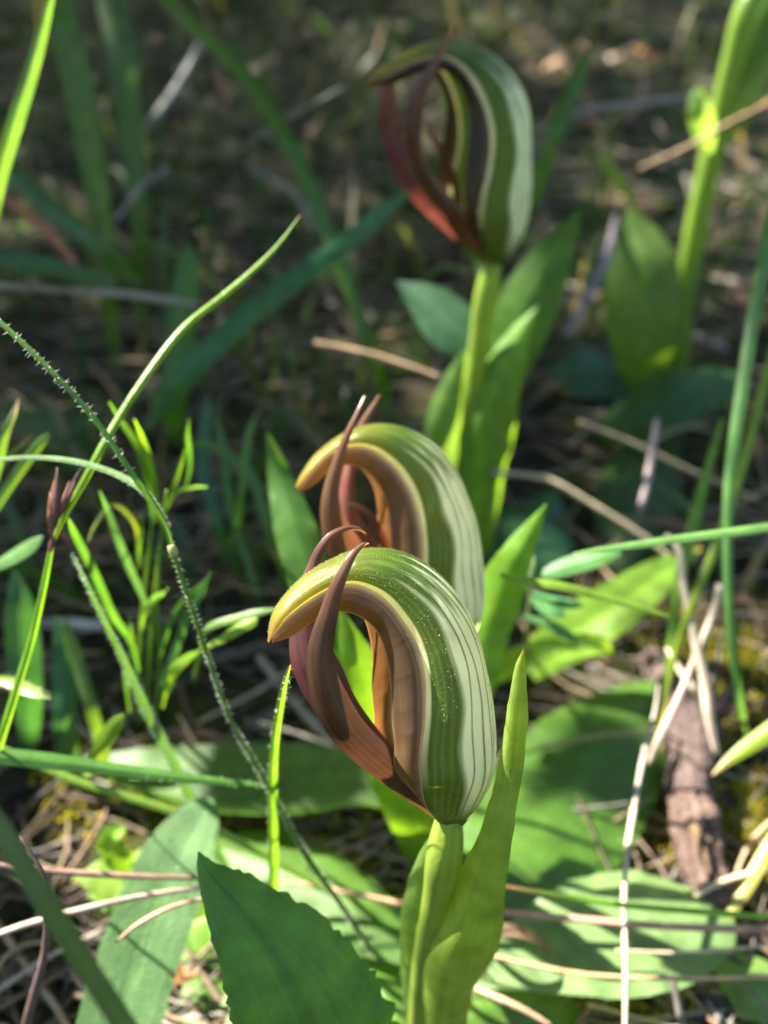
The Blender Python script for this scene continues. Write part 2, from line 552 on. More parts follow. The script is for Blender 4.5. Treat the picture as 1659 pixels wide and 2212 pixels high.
def build_flower(root, pl, D, R, I, sep_near, sep_far, lip, Wtab, seed, dark=1.0, tone=(0.070, 0.040, 0.027),
                 scale_w=1.0, fmax=118, fuzz=0):
    NT, NS = 150, 181
    Wt = [(a, b * scale_w) for a, b in Wtab]
    fm = radians(fmax)
    Dl = smooth([list(pl.uv(x, y, 0.0)) for x, y in D], NT)
    tr = np.linspace(0, 1, len(R))
    Rl = smooth([list(pl.uv(x, y, interp_w(Wt, t) * sin(fm))) for (x, y), t in zip(R, tr)], NT)
    V, UV, tt, ss = [], [], [], []
    for i in range(NT):
        t = i / (NT - 1)
        W = interp_w(Wt, t)
        for j in range(NS):
            s = -1 + 2 * j / (NS - 1)
            ph = s * fm
            g = (1 - cos(ph)) / (1 - cos(fm))
            q = Dl[i] + (Rl[i] - Dl[i]) * g
            V.append(pl.at(q[0], q[1], W * sin(ph)))
            UV.append((j / (NS - 1), t)); tt.append(t); ss.append(s)
    C = hood_colours(np.array(tt), np.array(ss), seed)
    hood = link("hood", V, grid_faces(NT, NS), M_HOOD, root, C, UV)
    hv = V
    # petals: inturned bands along both front edges of the hood
    ti = np.linspace(0.08, 1.0, len(I))
    Il = smooth([list(pl.uv(x, y, interp_w(Wt, t) * sin(fm) * 0.80)) for (x, y), t in zip(I, ti)], NT)
    for sgn in (1, -1):
        V, UV, tt, aa = [], [], [], []
        m = 25
        for i in range(NT):
            t = i / (NT - 1)
            k0 = int((0.05 + 0.93 * t) * (NT - 1))
            W = interp_w(Wt, k0 / (NT - 1)) * sin(fm)
            for j in range(m):
                a = j / (m - 1)
                q = Rl[k0] * (1 - a) + Il[i] * a
                lat = W * (0.985 - 0.20 * a + 0.20 * sin(pi * a))
                V.append(pl.at(q[0], q[1], sgn * lat))
                UV.append((a, t)); tt.append(t); aa.append(a)
        link("petal", V, grid_faces(NT, m), M_SEPAL, hood, petal_colours(np.array(tt), np.array(aa), dark), UV)
    # side sepals with their upswept points
    for S, tn in ((sep_near, tone), (sep_far, (tone[0] * 1.5, tone[1] * 1.05, tone[2] * 1.7))):
        rows = []
        for (px, py, wp, lat) in S:
            q = pl.uv(px, py, lat)
            P = pl.at(q[0], q[1], lat)
            rows.append(list(P) + [wp * depth_of(P) / F_PX])
        Vv, Fc, UVv = strip_geo(rows, n=90, m=13, nref=unit(pl.n * 0.9 + pl.f * 0.35 + Z * 0.1), cup=0.16, fold=0.04,
                                twist=0.0, seed=seed)
        link("side_sepal", Vv, Fc, M_SEPAL, root, sepal_colours(UVv[:, 1], UVv[:, 0] * 2 - 1, tn), UVv)
    if fuzz:
        r_ = np.random.default_rng(seed + 70)
        Vh, Fh = [], []
        VA = np.array(hv).reshape(NT, NS, 3)
        for k in range(fuzz):
            i, j = int(r_.uniform(2, NT - 3)), int(r_.uniform(2, NS - 3))
            nn = unit(np.cross(VA[i, j + 1] - VA[i, j - 1], VA[i + 1, j] - VA[i - 1, j]))
            cen = (VA[i, 0] + VA[i, -1]) / 2
            if nn @ (VA[i, j] - cen) < 0: nn = -nn
            p = VA[i, j]
            q = p + unit(nn + r_.normal(0, .35, 3)) * r_.uniform(.00008, .00021)
            sv = unit(np.cross(q - p, CAM - p)) * .000022
            b = len(Vh); Vh += [p - sv, p + sv, q]; Fh.append((b, b + 1, b + 2))
        link("fuzz", Vh, Fh, M_HAIR, hood, np.repeat(np.array([(0.45, 0.48, 0.28)]), len(Vh), 0), np.zeros((len(Vh), 2)))["kind"] = "stuff"
    if lip:
        rows = []
        for (px, py, wp) in lip:
            q = pl.uv(px, py, 0.0)
            P = pl.at(q[0], q[1], 0.0)
            rows.append(list(P) + [wp * depth_of(P) / F_PX])
        Vv, Fc, UVv = strip_geo(rows, n=30, m=7, nref=unit(pl.n + Z * 0.2), cup=0.3, fold=0.0, seed=seed)
        link("lip", Vv, Fc, M_SEPAL, root, sepal_colours(UVv[:, 1], UVv[:, 0] * 2 - 1, (0.10, 0.035, 0.022)), UVv)
    rows = []
    for k, q in enumerate((0.0, 0.07, 0.16, 0.27)):
        i = int(q * (NT - 1))
        c_ = Dl[i] * 0.55 + Rl[i] * 0.45
        rows.append(list(pl.at(c_[0], c_[1], 0.0)) + [(.0024, .0026, .0024, .0018)[k]])
    tube("column", rows, M_STEM, (0.16, 0.17, 0.07), root, world=True, n=16, m=10)
    return hood

WTAB = [(0, 0.0022), (0.06, 0.0040), (0.16, 0.0060), (0.30, 0.0064), (0.45, 0.0056), (0.58, 0.0044), (0.70, 0.0034), (0.82, 0.0025),
        (0.92, 0.0018), (1.0, 0.0005)]

# ---- plant one: the sharp flower in front
P1 = PD(967, 1776, 0.100)
root1 = empty("greenhood_orchid", (P1[0] - 0.002, P1[1], 0.0),
              "sharp greenhood orchid with striped hood and two hooked brown points, wrapped by a green sheath",
              "orchid", "greenhood orchids in flower")
pl1 = Plane(P1, radians(18), radians(27))
D1 = [(1000, 1776), (1036, 1718), (1059, 1665), (1065, 1600), (1059, 1513), (1044, 1437), (1025, 1361), (998, 1300), (956, 1247), (911, 1211),
      (865, 1190), (812, 1184), (766, 1190), (721, 1208), (683, 1228), (645, 1256), (607, 1298), (588, 1330), (582, 1353), (578, 1386)]
R1 = [(945, 1776), (918, 1735), (909, 1690), (909, 1640), (914, 1590), (921, 1535), (922, 1475), (915, 1429), (896, 1376), (865, 1330),
      (831, 1292), (797, 1272), (759, 1262), (721, 1270), (683, 1289), (645, 1315), (618, 1338), (600, 1362), (582, 1387)]
I1 = [(900, 1720), (866, 1685), (852, 1655), (852, 1608), (846, 1551), (844, 1475), (835, 1418), (812, 1361), (778, 1334), (732, 1323), (694, 1334),
      (664, 1353), (637, 1372), (607, 1384), (586, 1388)]
S1n = [(962, 1772, 30, .0018), (925, 1738, 50, .0026), (868, 1690, 70, .0036), (806, 1640, 78, .0044), (750, 1585, 84, .0048),
       (713, 1520, 80, .0050), (694, 1460, 66, .0052), (690, 1410, 58, .0054), (697, 1370, 50, .0056), (708, 1330, 42, .0060), (722, 1280, 33, .0064),
       (740, 1240, 25, .0066), (758, 1205, 18, .0064), (775, 1184, 12, .0060), (788, 1175, 8, .0056), (797, 1174, 3, .005)]
S1f = [(960, 1770, 30, -.0018), (920, 1732, 50, -.0024), (850, 1672, 70, -.0030), (775, 1598, 86, -.0034), (722, 1530, 96, -.0036),
       (690, 1470, 106, -.0038), (672, 1430, 100, -.0040), (660, 1380, 80, -.0044), (654, 1330, 55, -.0050), (658, 1280, 38, -.0056),
       (672, 1235, 28, -.006), (690, 1190, 22, -.006), (715, 1158, 17, -.006), (747, 1142, 12, -.006), (774, 1142, 8, -.006), (791, 1153, 3, -.006)]
build_flower(root1, pl1, D1, R1, I1, S1n, S1f, None, WTAB, 1, fuzz=3500)

def stem(root, top, pts, c=(0.17, 0.24, 0.035)):
    rows = [list(p[:3]) + [p[3]] for p in pts]
    return tube("stem", rows, M_STEM, c, root, world=True, n=40, m=14, base=(0.16, 0.22, 0.05))

B1 = np.array(root1.location)
stem(root1, P1, [(B1[0], B1[1], -0.002, .0040), (B1[0], B1[1], .03, .0036), (P1[0] - .0008, P1[1] - .0015, P1[2] - .014, .0040),
                 (P1[0] - .0002, P1[1] - .0012, P1[2] - .004, .0047), (P1[0] + .0002, P1[1], P1[2] + .0025, .0030)])
yb = P1[1]
# the sheath leaf that rises along the flower's back, and its partner
strip("sheath_leaf", [(925, 2330, 120, ('y', yb - .002)), (948, 2210, 120, ('y', yb - .004)), (968, 2080, 165, ('y', yb - .0055)),
                      (1010, 1960, 128, ('y', yb - .005)), (1045, 1850, 88, ('y', yb - .004)), (1064, 1770, 74, ('y', yb - .003)),
                      (1085, 1680, 66, ('y', yb - .001)), (1098, 1600, 60, ('y', yb)), (1106, 1520, 52, ('y', yb + .001)),
                      (1116, 1450, 34, ('y', yb + .002)), (1130, 1404, 5, ('y', yb + .002))],
      M_LEAF, (0.15, 0.24, 0.036), root1, n=70, m=15, bias=0.0, cup=0.34, fold=0.05, teeth=0.10, nteeth=16, wave=0.035, nwave=5,
      twist=[0.0, 0.0, 0.1, 0.25, 0.5, 0.6, 0.7], tip=(0.30, 0.14, 0.06), tipat=0.985, mid=0.9)
strip("sheath_leaf", [(915, 2320, 70, ('y', yb + .000)), (912, 2200, 80, ('y', yb)), (906, 2080, 84, ('y', yb)),
                      (904, 1980, 74, ('y', yb)), (918, 1880, 50, ('y', yb)), (938, 1795, 6, ('y', yb))],
      M_LEAF, (0.115, 0.19, 0.045), root1, n=50, m=13, bias=0.0, cup=0.28, fold=0.0, teeth=0.12, nteeth=9, wave=0.05, nwave=3, mid=0.95)

# ---- plant two, right behind
P2 = PY(992, 1402, 0.092)
root2 = empty("greenhood_orchid", (P2[0] - 0.004, P2[1] + .002, 0.0),
              "greenhood orchid just behind the sharp flower, sunlit hood with two straight orange points",
              "orchid", "greenhood orchids in flower")
pl2 = Plane(P2, radians(16), radians(24))
D2 = [(1010, 1400), (1030, 1352), (1042, 1300), (1042, 1240), (1034, 1169), (1024, 1117), (1008, 1073), (992, 1033), (972, 997), (944, 963),
      (908, 937), (868, 921), (828, 915), (788, 919), (748, 934), (716, 955), (684, 982), (656, 1017), (644, 1038), (639, 1050)]
R2 = [(975, 1402), (945, 1370), (922, 1330), (912, 1280), (914, 1230), (917, 1181), (914, 1141), (904, 1093), (888, 1053), (864, 1017),
      (836, 989), (804, 969), (772, 963), (744, 967), (712, 981), (684, 1005), (664, 1033), (652, 1050), (644, 1058)]
I2 = [(930, 1365), (890, 1340), (866, 1300), (852, 1240), (846, 1181), (844, 1149), (840, 1105), (828, 1065), (808, 1033), (780, 1011), (744, 1006),
      (712, 1020), (686, 1042), (664, 1056), (650, 1060)]
S2n = [(985, 1400, 26, .0016), (950, 1375, 44, .0022), (895, 1335, 60, .0034), (835, 1285, 70, .0042), (780, 1235, 76, .0048), (738, 1180, 76, .005),
       (719, 1130, 58, .0052), (712, 1090, 42, .0054), (716, 1050, 34, .0056), (726, 1010, 27, .006), (738, 970, 21, .0062), (752, 935, 16, .0062),
       (768, 902, 12, .006), (780, 875, 8, .0056), (788, 855, 3, .005)]
S2f = [(985, 1398, 26, -.0016), (945, 1370, 44, -.0022), (890, 1325, 60, -.003), (840, 1275, 74, -.0034), (793, 1220, 82, -.0036), (762, 1165, 76, -.004),
       (748, 1110, 52, -.0044), (749, 1060, 36, -.005), (756, 1010, 28, -.0056), (767, 960, 22, -.006), (784, 915, 17, -.006), (804, 881, 11, -.006),
       (820, 853, 3, -.006)]
lip2 = [(880, 1260, 20), (845, 1205, 22), (828, 1165, 20), (806, 1123, 18), (780, 1098, 15), (753, 1088, 8)]
build_flower(root2, pl2, D2, R2, I2, S2n, S2f, lip2, WTAB, 2, dark=1.15, tone=(0.16, 0.082, 0.042), scale_w=0.97, fuzz=2500)
B2 = np.array(root2.location)
stem(root2, P2, [(B2[0], B2[1], -0.002, .0040), (B2[0], B2[1], .03, .0036), (P2[0] - .001, P2[1], P2[2] - .014, .0032),
                 (P2[0], P2[1], P2[2] - .004, .0038), (P2[0], P2[1], P2[2] + .002, .003)])
y2 = P2[1]
strip("sheath_leaf", [(985, 1640, 70, ('y', y2 + .001)), (1010, 1500, 105, ('y', y2 + .005)), (1040, 1380, 112, ('y', y2 + .010)),
                      (1075, 1290, 104, ('y', y2 + .013)), (1115, 1200, 70, ('y', y2 + .015)), (1150, 1140, 38, ('y', y2 + .017)), (1181, 1088, 4, ('y', y2 + .018))],
      M_LEAF, (0.12, 0.235, 0.022), root2, n=60, m=13, bias=0.0, cup=0.10, fold=0.06, teeth=0.10, nteeth=12, wave=0.03, nwave=4, mid=1.05)
strip("sheath_leaf", [(925, 1900, 60, ('y', y2)), (895, 1780, 105, ('y', y2 - .002)), (850, 1650, 130, ('y', y2 - .004)), (808, 1540, 118, ('y', y2 - .004)),
                      (778, 1440, 80, ('y', y2 - .002)), (752, 1370, 44, ('y', y2)), (735, 1318, 6, ('y', y2 + .002))],
      M_LEAF, (0.125, 0.24, 0.022), root2, n=60, m=13, bias=0.0, cup=0.10, fold=0.05, teeth=0.10, nteeth=14, wave=0.03, nwave=4, mid=1.05)
strip("leaf", [(760, 1430, 60, ('y', y2 + .012)), (690, 1300, 95, ('y', y2 + .016)), (640, 1150, 92, ('y', y2 + .024)), (605, 1030, 56, ('y', y2 + .032)), (578, 935, 5, ('y', y2 + .036))],
      M_LEAF, GREEN, root2, n=50, m=11, bias=0.1, cup=0.06, fold=0.08, teeth=0.08, nteeth=14, wave=0.03)
strip("leaf", [(1060, 1480, 50, ('z', .022)), (1130, 1430, 62, ('z', .034)), (1220, 1405, 58, ('z', .036)), (1290, 1398, 46, ('z', .034)), (1322, 1412, 14, ('z', .031))],
      M_LEAF, YGREEN, root2, n=50, m=11, bias=0.5, cup=-0.20, fold=-0.10, wave=0.08, nwave=3)
strip("leaf", [(1140, 1440, 70, ('z', .010)), (1230, 1375, 112, ('z', .022)), (1330, 1310, 108, ('z', .030)), (1420, 1245, 76, ('z', .034)), (1480, 1205, 34, ('z', .035)), (1515, 1182, 5, ('z', .035))],
      M_LEAF, YGREEN, root2, n=50, m=11, bias=0.3, cup=0.05, fold=-0.12, wave=0.03, tip=(0.35, 0.2, 0.06), tipat=0.95)

# ---- plant three, taller, in the shade
P3 = PY(1066, 573, 0.182)
root3 = empty("greenhood_orchid", (P3[0] - 0.003, P3[1], 0.0),
              "shaded tall greenhood orchid with very dark brown open mouth, standing behind the sunlit pair",
              "orchid", "greenhood orchids in flower")
pl3 = Plane(P3, radians(33), radians(8))
D3 = [(1085, 570), (1112, 528), (1131, 481), (1139, 417), (1139, 353), (1137, 289), (1134, 238), (1121, 193), (1099, 155), (1070, 125),
      (1038, 101), (1000, 91), (955, 87), (913, 94), (869, 116), (835, 138), (808, 160), (794, 176)]
R3 = [(1052, 572), (1040, 532), (1034, 481), (1041, 417), (1054, 369), (1063, 305), (1057, 257), (1041, 209), (1019, 171), (993, 141),
      (961, 124), (929, 125), (891, 134), (860, 150), (828, 170), (798, 180)]
I3 = [(1030, 520), (1012, 481), (1002, 433), (1006, 369), (1013, 305), (1016, 257), (1009, 212), (987, 170), (955, 150), (923, 153), (891, 163), (860, 178),
      (830, 184), (802, 184)]
S3n = [(1063, 566, 22, .002), (1048, 540, 30, .003), (1025, 505, 38, .0042), (987, 463, 40, .005), (942, 415, 40, .0055), (912, 369, 37, .006),
       (898, 321, 34, .0062), (894, 272, 37, .0064), (899, 232, 42, .0066), (911, 190, 32, .0068), (932, 152, 24, .007), (945, 126, 19, .007),
       (961, 91, 12, .0068), (976, 60, 3, .006)]
S3f = [(1058, 562, 22, -.002), (1038, 535, 30, -.0028), (1000, 502, 40, -.0036), (950, 458, 44, -.0044), (897, 401, 46, -.005), (864, 337, 48, -.0055),
       (846, 276, 48, -.006), (838, 225, 40, -.006), (840, 187, 32, -.006), (846, 155, 22, -.006), (858, 128, 10, -.0055), (868, 112, 3, -.005)]
lip3 = [(1000, 460, 18), (990, 410, 22), (976, 365, 22), (955, 320, 18), (935, 290, 14), (917, 272, 7)]
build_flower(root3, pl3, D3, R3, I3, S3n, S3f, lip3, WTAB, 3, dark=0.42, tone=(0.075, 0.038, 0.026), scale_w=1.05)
B3 = np.array(root3.location)
stem(root3, P3, [(B3[0], B3[1], -0.002, .0052), (B3[0], B3[1], .04, .0052), (P3[0] - .002, P3[1], P3[2] - .02, .0050),
                 (P3[0] - .001, P3[1], P3[2] - .006, .0056), (P3[0], P3[1], P3[2] + .002, .004)])
y3 = P3[1]
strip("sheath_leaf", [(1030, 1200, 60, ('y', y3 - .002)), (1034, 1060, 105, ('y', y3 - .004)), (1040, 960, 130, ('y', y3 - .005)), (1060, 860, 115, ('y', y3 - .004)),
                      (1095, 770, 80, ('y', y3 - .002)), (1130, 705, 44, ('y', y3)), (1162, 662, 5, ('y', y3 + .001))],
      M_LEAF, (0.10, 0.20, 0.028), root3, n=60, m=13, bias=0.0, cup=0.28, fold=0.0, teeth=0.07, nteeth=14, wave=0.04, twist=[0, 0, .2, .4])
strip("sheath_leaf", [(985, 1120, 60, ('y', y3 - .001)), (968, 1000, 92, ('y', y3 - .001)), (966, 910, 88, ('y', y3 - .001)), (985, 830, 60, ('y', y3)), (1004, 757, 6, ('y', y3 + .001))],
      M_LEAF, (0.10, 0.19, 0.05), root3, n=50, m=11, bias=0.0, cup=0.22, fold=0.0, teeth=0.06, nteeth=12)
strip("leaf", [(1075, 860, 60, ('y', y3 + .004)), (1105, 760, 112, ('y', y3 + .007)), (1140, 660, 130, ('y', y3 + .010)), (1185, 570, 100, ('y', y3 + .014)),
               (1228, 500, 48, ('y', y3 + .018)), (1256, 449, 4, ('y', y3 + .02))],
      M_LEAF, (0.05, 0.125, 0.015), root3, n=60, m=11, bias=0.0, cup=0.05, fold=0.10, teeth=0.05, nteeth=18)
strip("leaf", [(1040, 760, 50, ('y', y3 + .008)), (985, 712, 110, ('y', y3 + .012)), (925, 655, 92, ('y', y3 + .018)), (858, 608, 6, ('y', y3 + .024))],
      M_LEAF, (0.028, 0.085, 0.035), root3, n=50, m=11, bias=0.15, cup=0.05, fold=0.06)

# ---- plant four: stem at the right, its flower above the frame
P4 = PY(1640, -22, 0.30)
b4 = PG(1455, 885)
root4 = empty("greenhood_orchid", (b4[0], b4[1], 0.0),
              "blurred pale green orchid stem with rounded sheaths, flower cut off above, behind the brown stalk",
              "orchid", "greenhood orchids in flower")
y4 = 0.30
tube("stem", [(1452, 900, 46, ('y', y4)), (1475, 660, 44, ('y', y4)), (1505, 480, 46, ('y', y4)), (1545, 300, 48, ('y', y4)), (1580, 140, 46, ('y', y4)), (1625, -5, 50, ('y', y4)), (1640, -24, 40, ('y', y4))],
     M_STEM, (0.15, 0.22, 0.03), root4, n=40, m=12)
strip("sheath_leaf", [(1535, 330, 30, ('y', y4 - .004)), (1522, 280, 52, ('y', y4 - .006)), (1512, 235, 50, ('y', y4 - .007)), (1508, 200, 24, ('y', y4 - .006)), (1512, 188, 5, ('y', y4 - .006))],
      M_LEAF, (0.14, 0.24, 0.08), root4, n=30, m=9, bias=0.1, cup=0.2)
strip("sheath_leaf", [(1560, 300, 30, ('y', y4 - .004)), (1590, 250, 60, ('y', y4 - .006)), (1625, 200, 60, ('y', y4 - .006)), (1655, 150, 34, ('y', y4 - .004)), (1675, 110, 5, ('y', y4 - .003))],
      M_LEAF, (0.13, 0.22, 0.05), root4, n=30, m=9, bias=0.1, cup=0.2)
strip("sheath_leaf", [(1590, 180, 40, ('y', y4 + .004)), (1625, 90, 90, ('y', y4 + .006)), (1668, 0, 80, ('y', y4 + .006)), (1700, -70, 10, ('y', y4 + .006))],
      M_LEAF, (0.06, 0.12, 0.02), root4, n=30, m=9, bias=0.1, cup=0.1)
strip("leaf", [(1420, 860, 60, 'g'), (1395, 770, 130, ('y', .285)), (1388, 660, 165, ('y', .288)), (1385, 560, 140, ('y', .294)), (1372, 490, 70, ('y', .302)), (1362, 448, 6, ('y', .306))],
      M_LEAF, (0.075, 0.135, 0.02), root4, n=50, m=11, bias=0.1, cup=0.08, fold=0.05)
strip("leaf", [(1290, 935, 60, ('z', .008)), (1370, 890, 130, ('z', .020)), (1470, 845, 140, ('z', .028)), (1560, 815, 90, ('z', .028)), (1600, 805, 8, ('z', .026))],
      M_LEAF, DGREEN, root4, n=50, m=11, bias=0.5, cup=0.05, fold=0.10, wave=0.05)
strip("leaf", [(1440, 900, 50, ('z', .006)), (1400, 1000, 150, ('z', .010)), (1370, 1090, 170, ('z', .011)), (1350, 1180, 100, ('z', .007)), (1340, 1240, 8, 'g')],
      M_LEAF, DGREEN, root4, n=50, m=11, bias=0.8, cup=0.05, fold=0.04, wave=0.03)
strip("leaf", [(1390, 830, 50, ('z', .008)), (1310, 800, 120, ('z', .018)), (1240, 790, 120, ('z', .02)), (1180, 800, 10, ('z', .016))],
      M_LEAF, (0.03, 0.085, 0.035), root4, n=50, m=11, bias=0.5, cup=0.05)
# its flower is the same kind as plant three's
dv = P4 - P3
for src in [o for o in root3.children if o.name.split('.')[0] in ("hood", "side_sepal", "lip")]:
    c = src.copy(); col.objects.link(c); c.parent = root4
    c.location = tuple(np.array(root3.location) + dv - np.array(root4.location))
    for g in src.children:
        k = g.copy(); col.objects.link(k); k.parent = c; k.location = (0, 0, 0)

# ---- rosette leaves lying around plants one and two
strip("rosette_leaf", [(1000, 2080, 60, ('z', .012)), (1090, 1900, 250, ('z', .010)), (1200, 1740, 330, ('z', .008)), (1310, 1600, 270, ('z', .008)), (1390, 1510, 120, ('z', .008)), (1425, 1470, 12, ('z', .008))],
      M_LEAF, (0.060, 0.14, 0.018), root1, n=80, m=21, bias=0.75, cup=0.05, fold=0.05, teeth=0.025, nteeth=30, wave=0.012, mid=1.12)
strip("rosette_leaf", [(1020, 2110, 50, ('z', .010)), (1130, 2065, 150, ('z', .011)), (1240, 2030, 235, ('z', .012)), (1380, 2005, 262, ('z', .012)), (1490, 1998, 200, ('z', .011)), (1560, 1995, 100, ('z', .010)), (1588, 1994, 14, ('z', .009))],
      M_LEAF, (0.15, 0.25, 0.075), root1, n=80, m=21, bias=0.95, cup=0.03, fold=-0.02, teeth=0.025, nteeth=22, wave=0.018, mid=1.1)
strip("rosette_leaf", [(960, 2250, 60, ('z', .004)), (1030, 2180, 180, ('z', .004)), (1110, 2150, 220, ('z', .004)), (1190, 2190, 170, ('z', .003)), (1240, 2260, 20, ('z', .002))],
      M_LEAF, (0.085, 0.17, 0.025), root1, n=60, m=15, bias=0.9, cup=0.06, teeth=0.03)
strip("rosette_leaf", [(880, 2300, 60, ('z', .006)), (850, 2200, 150, ('z', .008)), (820, 2130, 170, ('z', .008)), (790, 2075, 90, ('z', .007)), (770, 2050, 8, ('z', .006))],
      M_LEAF, (0.09, 0.18, 0.025), root1, n=60, m=15, bias=0.8, cup=0.06, teeth=0.10, nteeth=9, wave=0.04)
strip("rosette_leaf", [(890, 1740, 50, ('z', .020)), (800, 1700, 120, ('z', .020)), (680, 1695, 175, ('z', .016)), (540, 1690, 185, ('z', .012)), (400, 1680, 150, ('z', .010)), (280, 1660, 90, ('z', .010)), (180, 1640, 10, ('z', .009))],
      M_LEAF, (0.060, 0.14, 0.020), root2, n=80, m=21, bias=0.7, cup=-0.03, fold=-0.02, teeth=0.03, nteeth=30, wave=0.015, mid=0.95, lip=-0.2)
strip("rosette_leaf", [(900, 2060, 60, ('z', .012)), (760, 1960, 170, ('z', .013)), (640, 1900, 210, ('z', .012)), (520, 1850, 170, ('z', .010)), (440, 1820, 12, ('z', .009))],
      M_LEAF, (0.07, 0.15, 0.02), root1, n=60, m=15, bias=0.8, cup=0.06, teeth=0.05, nteeth=20, wave=0.03)
strip("rosette_leaf", [(880, 2110, 60, ('z', .006)), (800, 2030, 150, ('z', .006)), (720, 1990, 170, ('z', .006)), (640, 1975, 100, ('z', .006)), (590, 1975, 10, ('z', .005))],
      M_LEAF, YGREEN, root1, n=60, m=15, bias=0.9, cup=0.03, teeth=0.07, nteeth=12, wave=0.04)

rl = empty("rosette", PG(1720, 2250), "pale smooth rosette leaves lying by the right end of the pink straw", "leaf rosette")
strip("rosette_leaf", [(1740, 2330, 50, 'g'), (1640, 2230, 170, ('z', .004)), (1580, 2130, 200, ('z', .005)), (1560, 2040, 120, ('z', .005)), (1560, 1990, 12, ('z', .004))],
      M_LEAF, (0.10, 0.17, 0.035), rl, n=50, m=13, bias=0.9, cup=0.05)
strip("rosette_leaf", [(1760, 2250, 50, 'g'), (1690, 2180, 170, ('z', .006)), (1640, 2150, 190, ('z', .007)), (1610, 2180, 90, ('z', .007)), (1600, 2200, 12, ('z', .006))],
      M_LEAF, (0.13, 0.22, 0.045), rl, n=50, m=13, bias=0.9, cup=0.05)

# the bright rosette in the lower left
rb = empty("rosette", PG(500, 2010), "bright yellow-green wavy rosette leaves under the downy strap leaf", "leaf rosette")
strip("rosette_leaf", [(520, 2010, 50, ('z', .005)), (420, 1930, 130, ('z', .009)), (320, 1895, 150, ('z', .011)), (220, 1890, 90, ('z', .012)), (160, 1895, 8, ('z', .012))],
      M_LEAF, YGREEN, rb, n=60, m=15, bias=0.8, cup=0.05, teeth=0.09, nteeth=11, wave=0.05)
strip("rosette_leaf", [(520, 2020, 50, ('z', .004)), (440, 1985, 120, ('z', .005)), (350, 1960, 130, ('z', .006)), (260, 1945, 70, ('z', .006)), (190, 1930, 8, ('z', .006))],
      M_LEAF, YGREEN, rb, n=60, m=15, bias=0.9, cup=0.03, wave=0.04)
strip("rosette_leaf", [(540, 2010, 50, ('z', .005)), (500, 1980, 120, ('z', .007)), (430, 1990, 130, ('z', .007)), (380, 2010, 60, ('z', .006)), (355, 2020, 8, ('z', .005))],
      M_LEAF, YGREEN, rb, n=60, m=15, bias=0.9, cup=0.03, wave=0.03)
strip("rosette_leaf", [(300, 1905, 30, ('z', .010)), (250, 1850, 50, ('z', .016)), (240, 1810, 52, ('z', .019)), (268, 1785, 20, ('z', .021))],
      M_LEAF, YGREEN, rb, n=40, m=9, bias=0.4, fold=-0.2, wave=0.05)
rc = empty("rosette", PG(430, 2230), "pale ground leaves striped with thin shadows beside a tuft of tan husks", "leaf rosette")
strip("rosette_leaf", [(470, 2330, 50, 'g'), (450, 2230, 170, ('z', .004)), (430, 2140, 190, ('z', .005)), (400, 2060, 120, ('z', .006)), (380, 2000, 10, ('z', .006))],
      M_LEAF, (0.11, 0.20, 0.035), rc, n=60, m=13, bias=0.9, cup=0.04, wave=0.03)
strip("rosette_leaf", [(470, 2340, 50, 'g'), (500, 2240, 130, ('z', .005)), (520, 2170, 130, ('z', .006)), (510, 2110, 10, ('z', .006))],
      M_LEAF, (0.13, 0.22, 0.04), rc, n=50, m=13, bias=0.9, cup=0.04)

# ================================================================== near leaves lower left
tl = empty("toothed_leaf_plant", PG(800, 2420), "dark green toothed pointed leaf rising in front, midrib sunken", "leaf")
strip("leaf", [(760, 2420, 320, .105), (700, 2260, 340, .102), (630, 2120, 285, .101), (555, 2010, 200, .101), (490, 1930, 120, .102), (448, 1880, 48, .103), (428, 1840, 4, .103)],
      M_LEAF, (0.060, 0.15, 0.025), tl, n=90, m=25, bias=0.35, cup=0.04, fold=0.07, teeth=0.13, nteeth=14, wave=0.02, mid=0.72)
tube("stalk", [(800, 2440, 40, 'g'), (775, 2410, 40, .106)], M_STEM, GREEN, tl, n=8, m=8)
fl = empty("strap_leaf_plant", PG(230, 2420), "downy grey-green strap leaf with folded tip, in sun", "leaf")
strip("leaf", [(215, 2420, 150, .128), (245, 2260, 175, .128), (290, 2100, 178, .131), (340, 1960, 170, .134), (385, 1850, 150, .137), (420, 1785, 110, .140), (445, 1740, 60, .142), (455, 1725, 10, .143)],
      M_FUZZY, (0.085, 0.165, 0.055), fl, n=80, m=17, bias=0.4, cup=0.03, fold=-0.07, wave=0.008, mid=1.15)
tube("stalk", [(205, 2470, 36, 'g'), (214, 2415, 50, .128)], M_STEM, GREEN, fl, n=8, m=8)

def blade(name, pts, c, label, cat="grass", group=None, mat=None, n=60, m=7, **kw):
    return strip(name, pts, mat or M_GRASS, c, None, label, cat, group, n=n, m=m, **kw)

# foreground out of focus blade
blade("grass_leaf", [(-60, 1700, 38, .058), (0, 1790, 44, .058), (100, 1950, 46, .058), (200, 2110, 46, .059), (290, 2250, 46, .06), (420, 2500, 46, .064), (520, 2900, 30, 'g')],
      (0.06, 0.12, 0.02), "wide blurred dark blade crossing the downy strap leaf close to the lens", bias=0.2)

# bright upright blade in front of the flower's left
b = blade("grass_leaf", [(592, 1990, 20, ('z', .016)), (591, 1900, 21, None), (590, 1800, 21, None), (589, 1700, 20, None), (594, 1600, 19, None), (604, 1530, 18, None), (616, 1470, 12, None), (627, 1436, 3, .094)],
      (0.10, 0.22, 0.018), "bright green upright blade whose brown tip touches the front orchid's purple sepal", fold=0.28, tip=(0.3, 0.2, 0.05), tipat=0.95, bias=0.0)
hairs(b, resolve([(592, 1945, 21, ('z', .02)), (590, 1800, 21, None), (589, 1700, 20, None), (594, 1600, 19, None), (627, 1440, 6, .094)]), 130, 0.0005, seed=1)

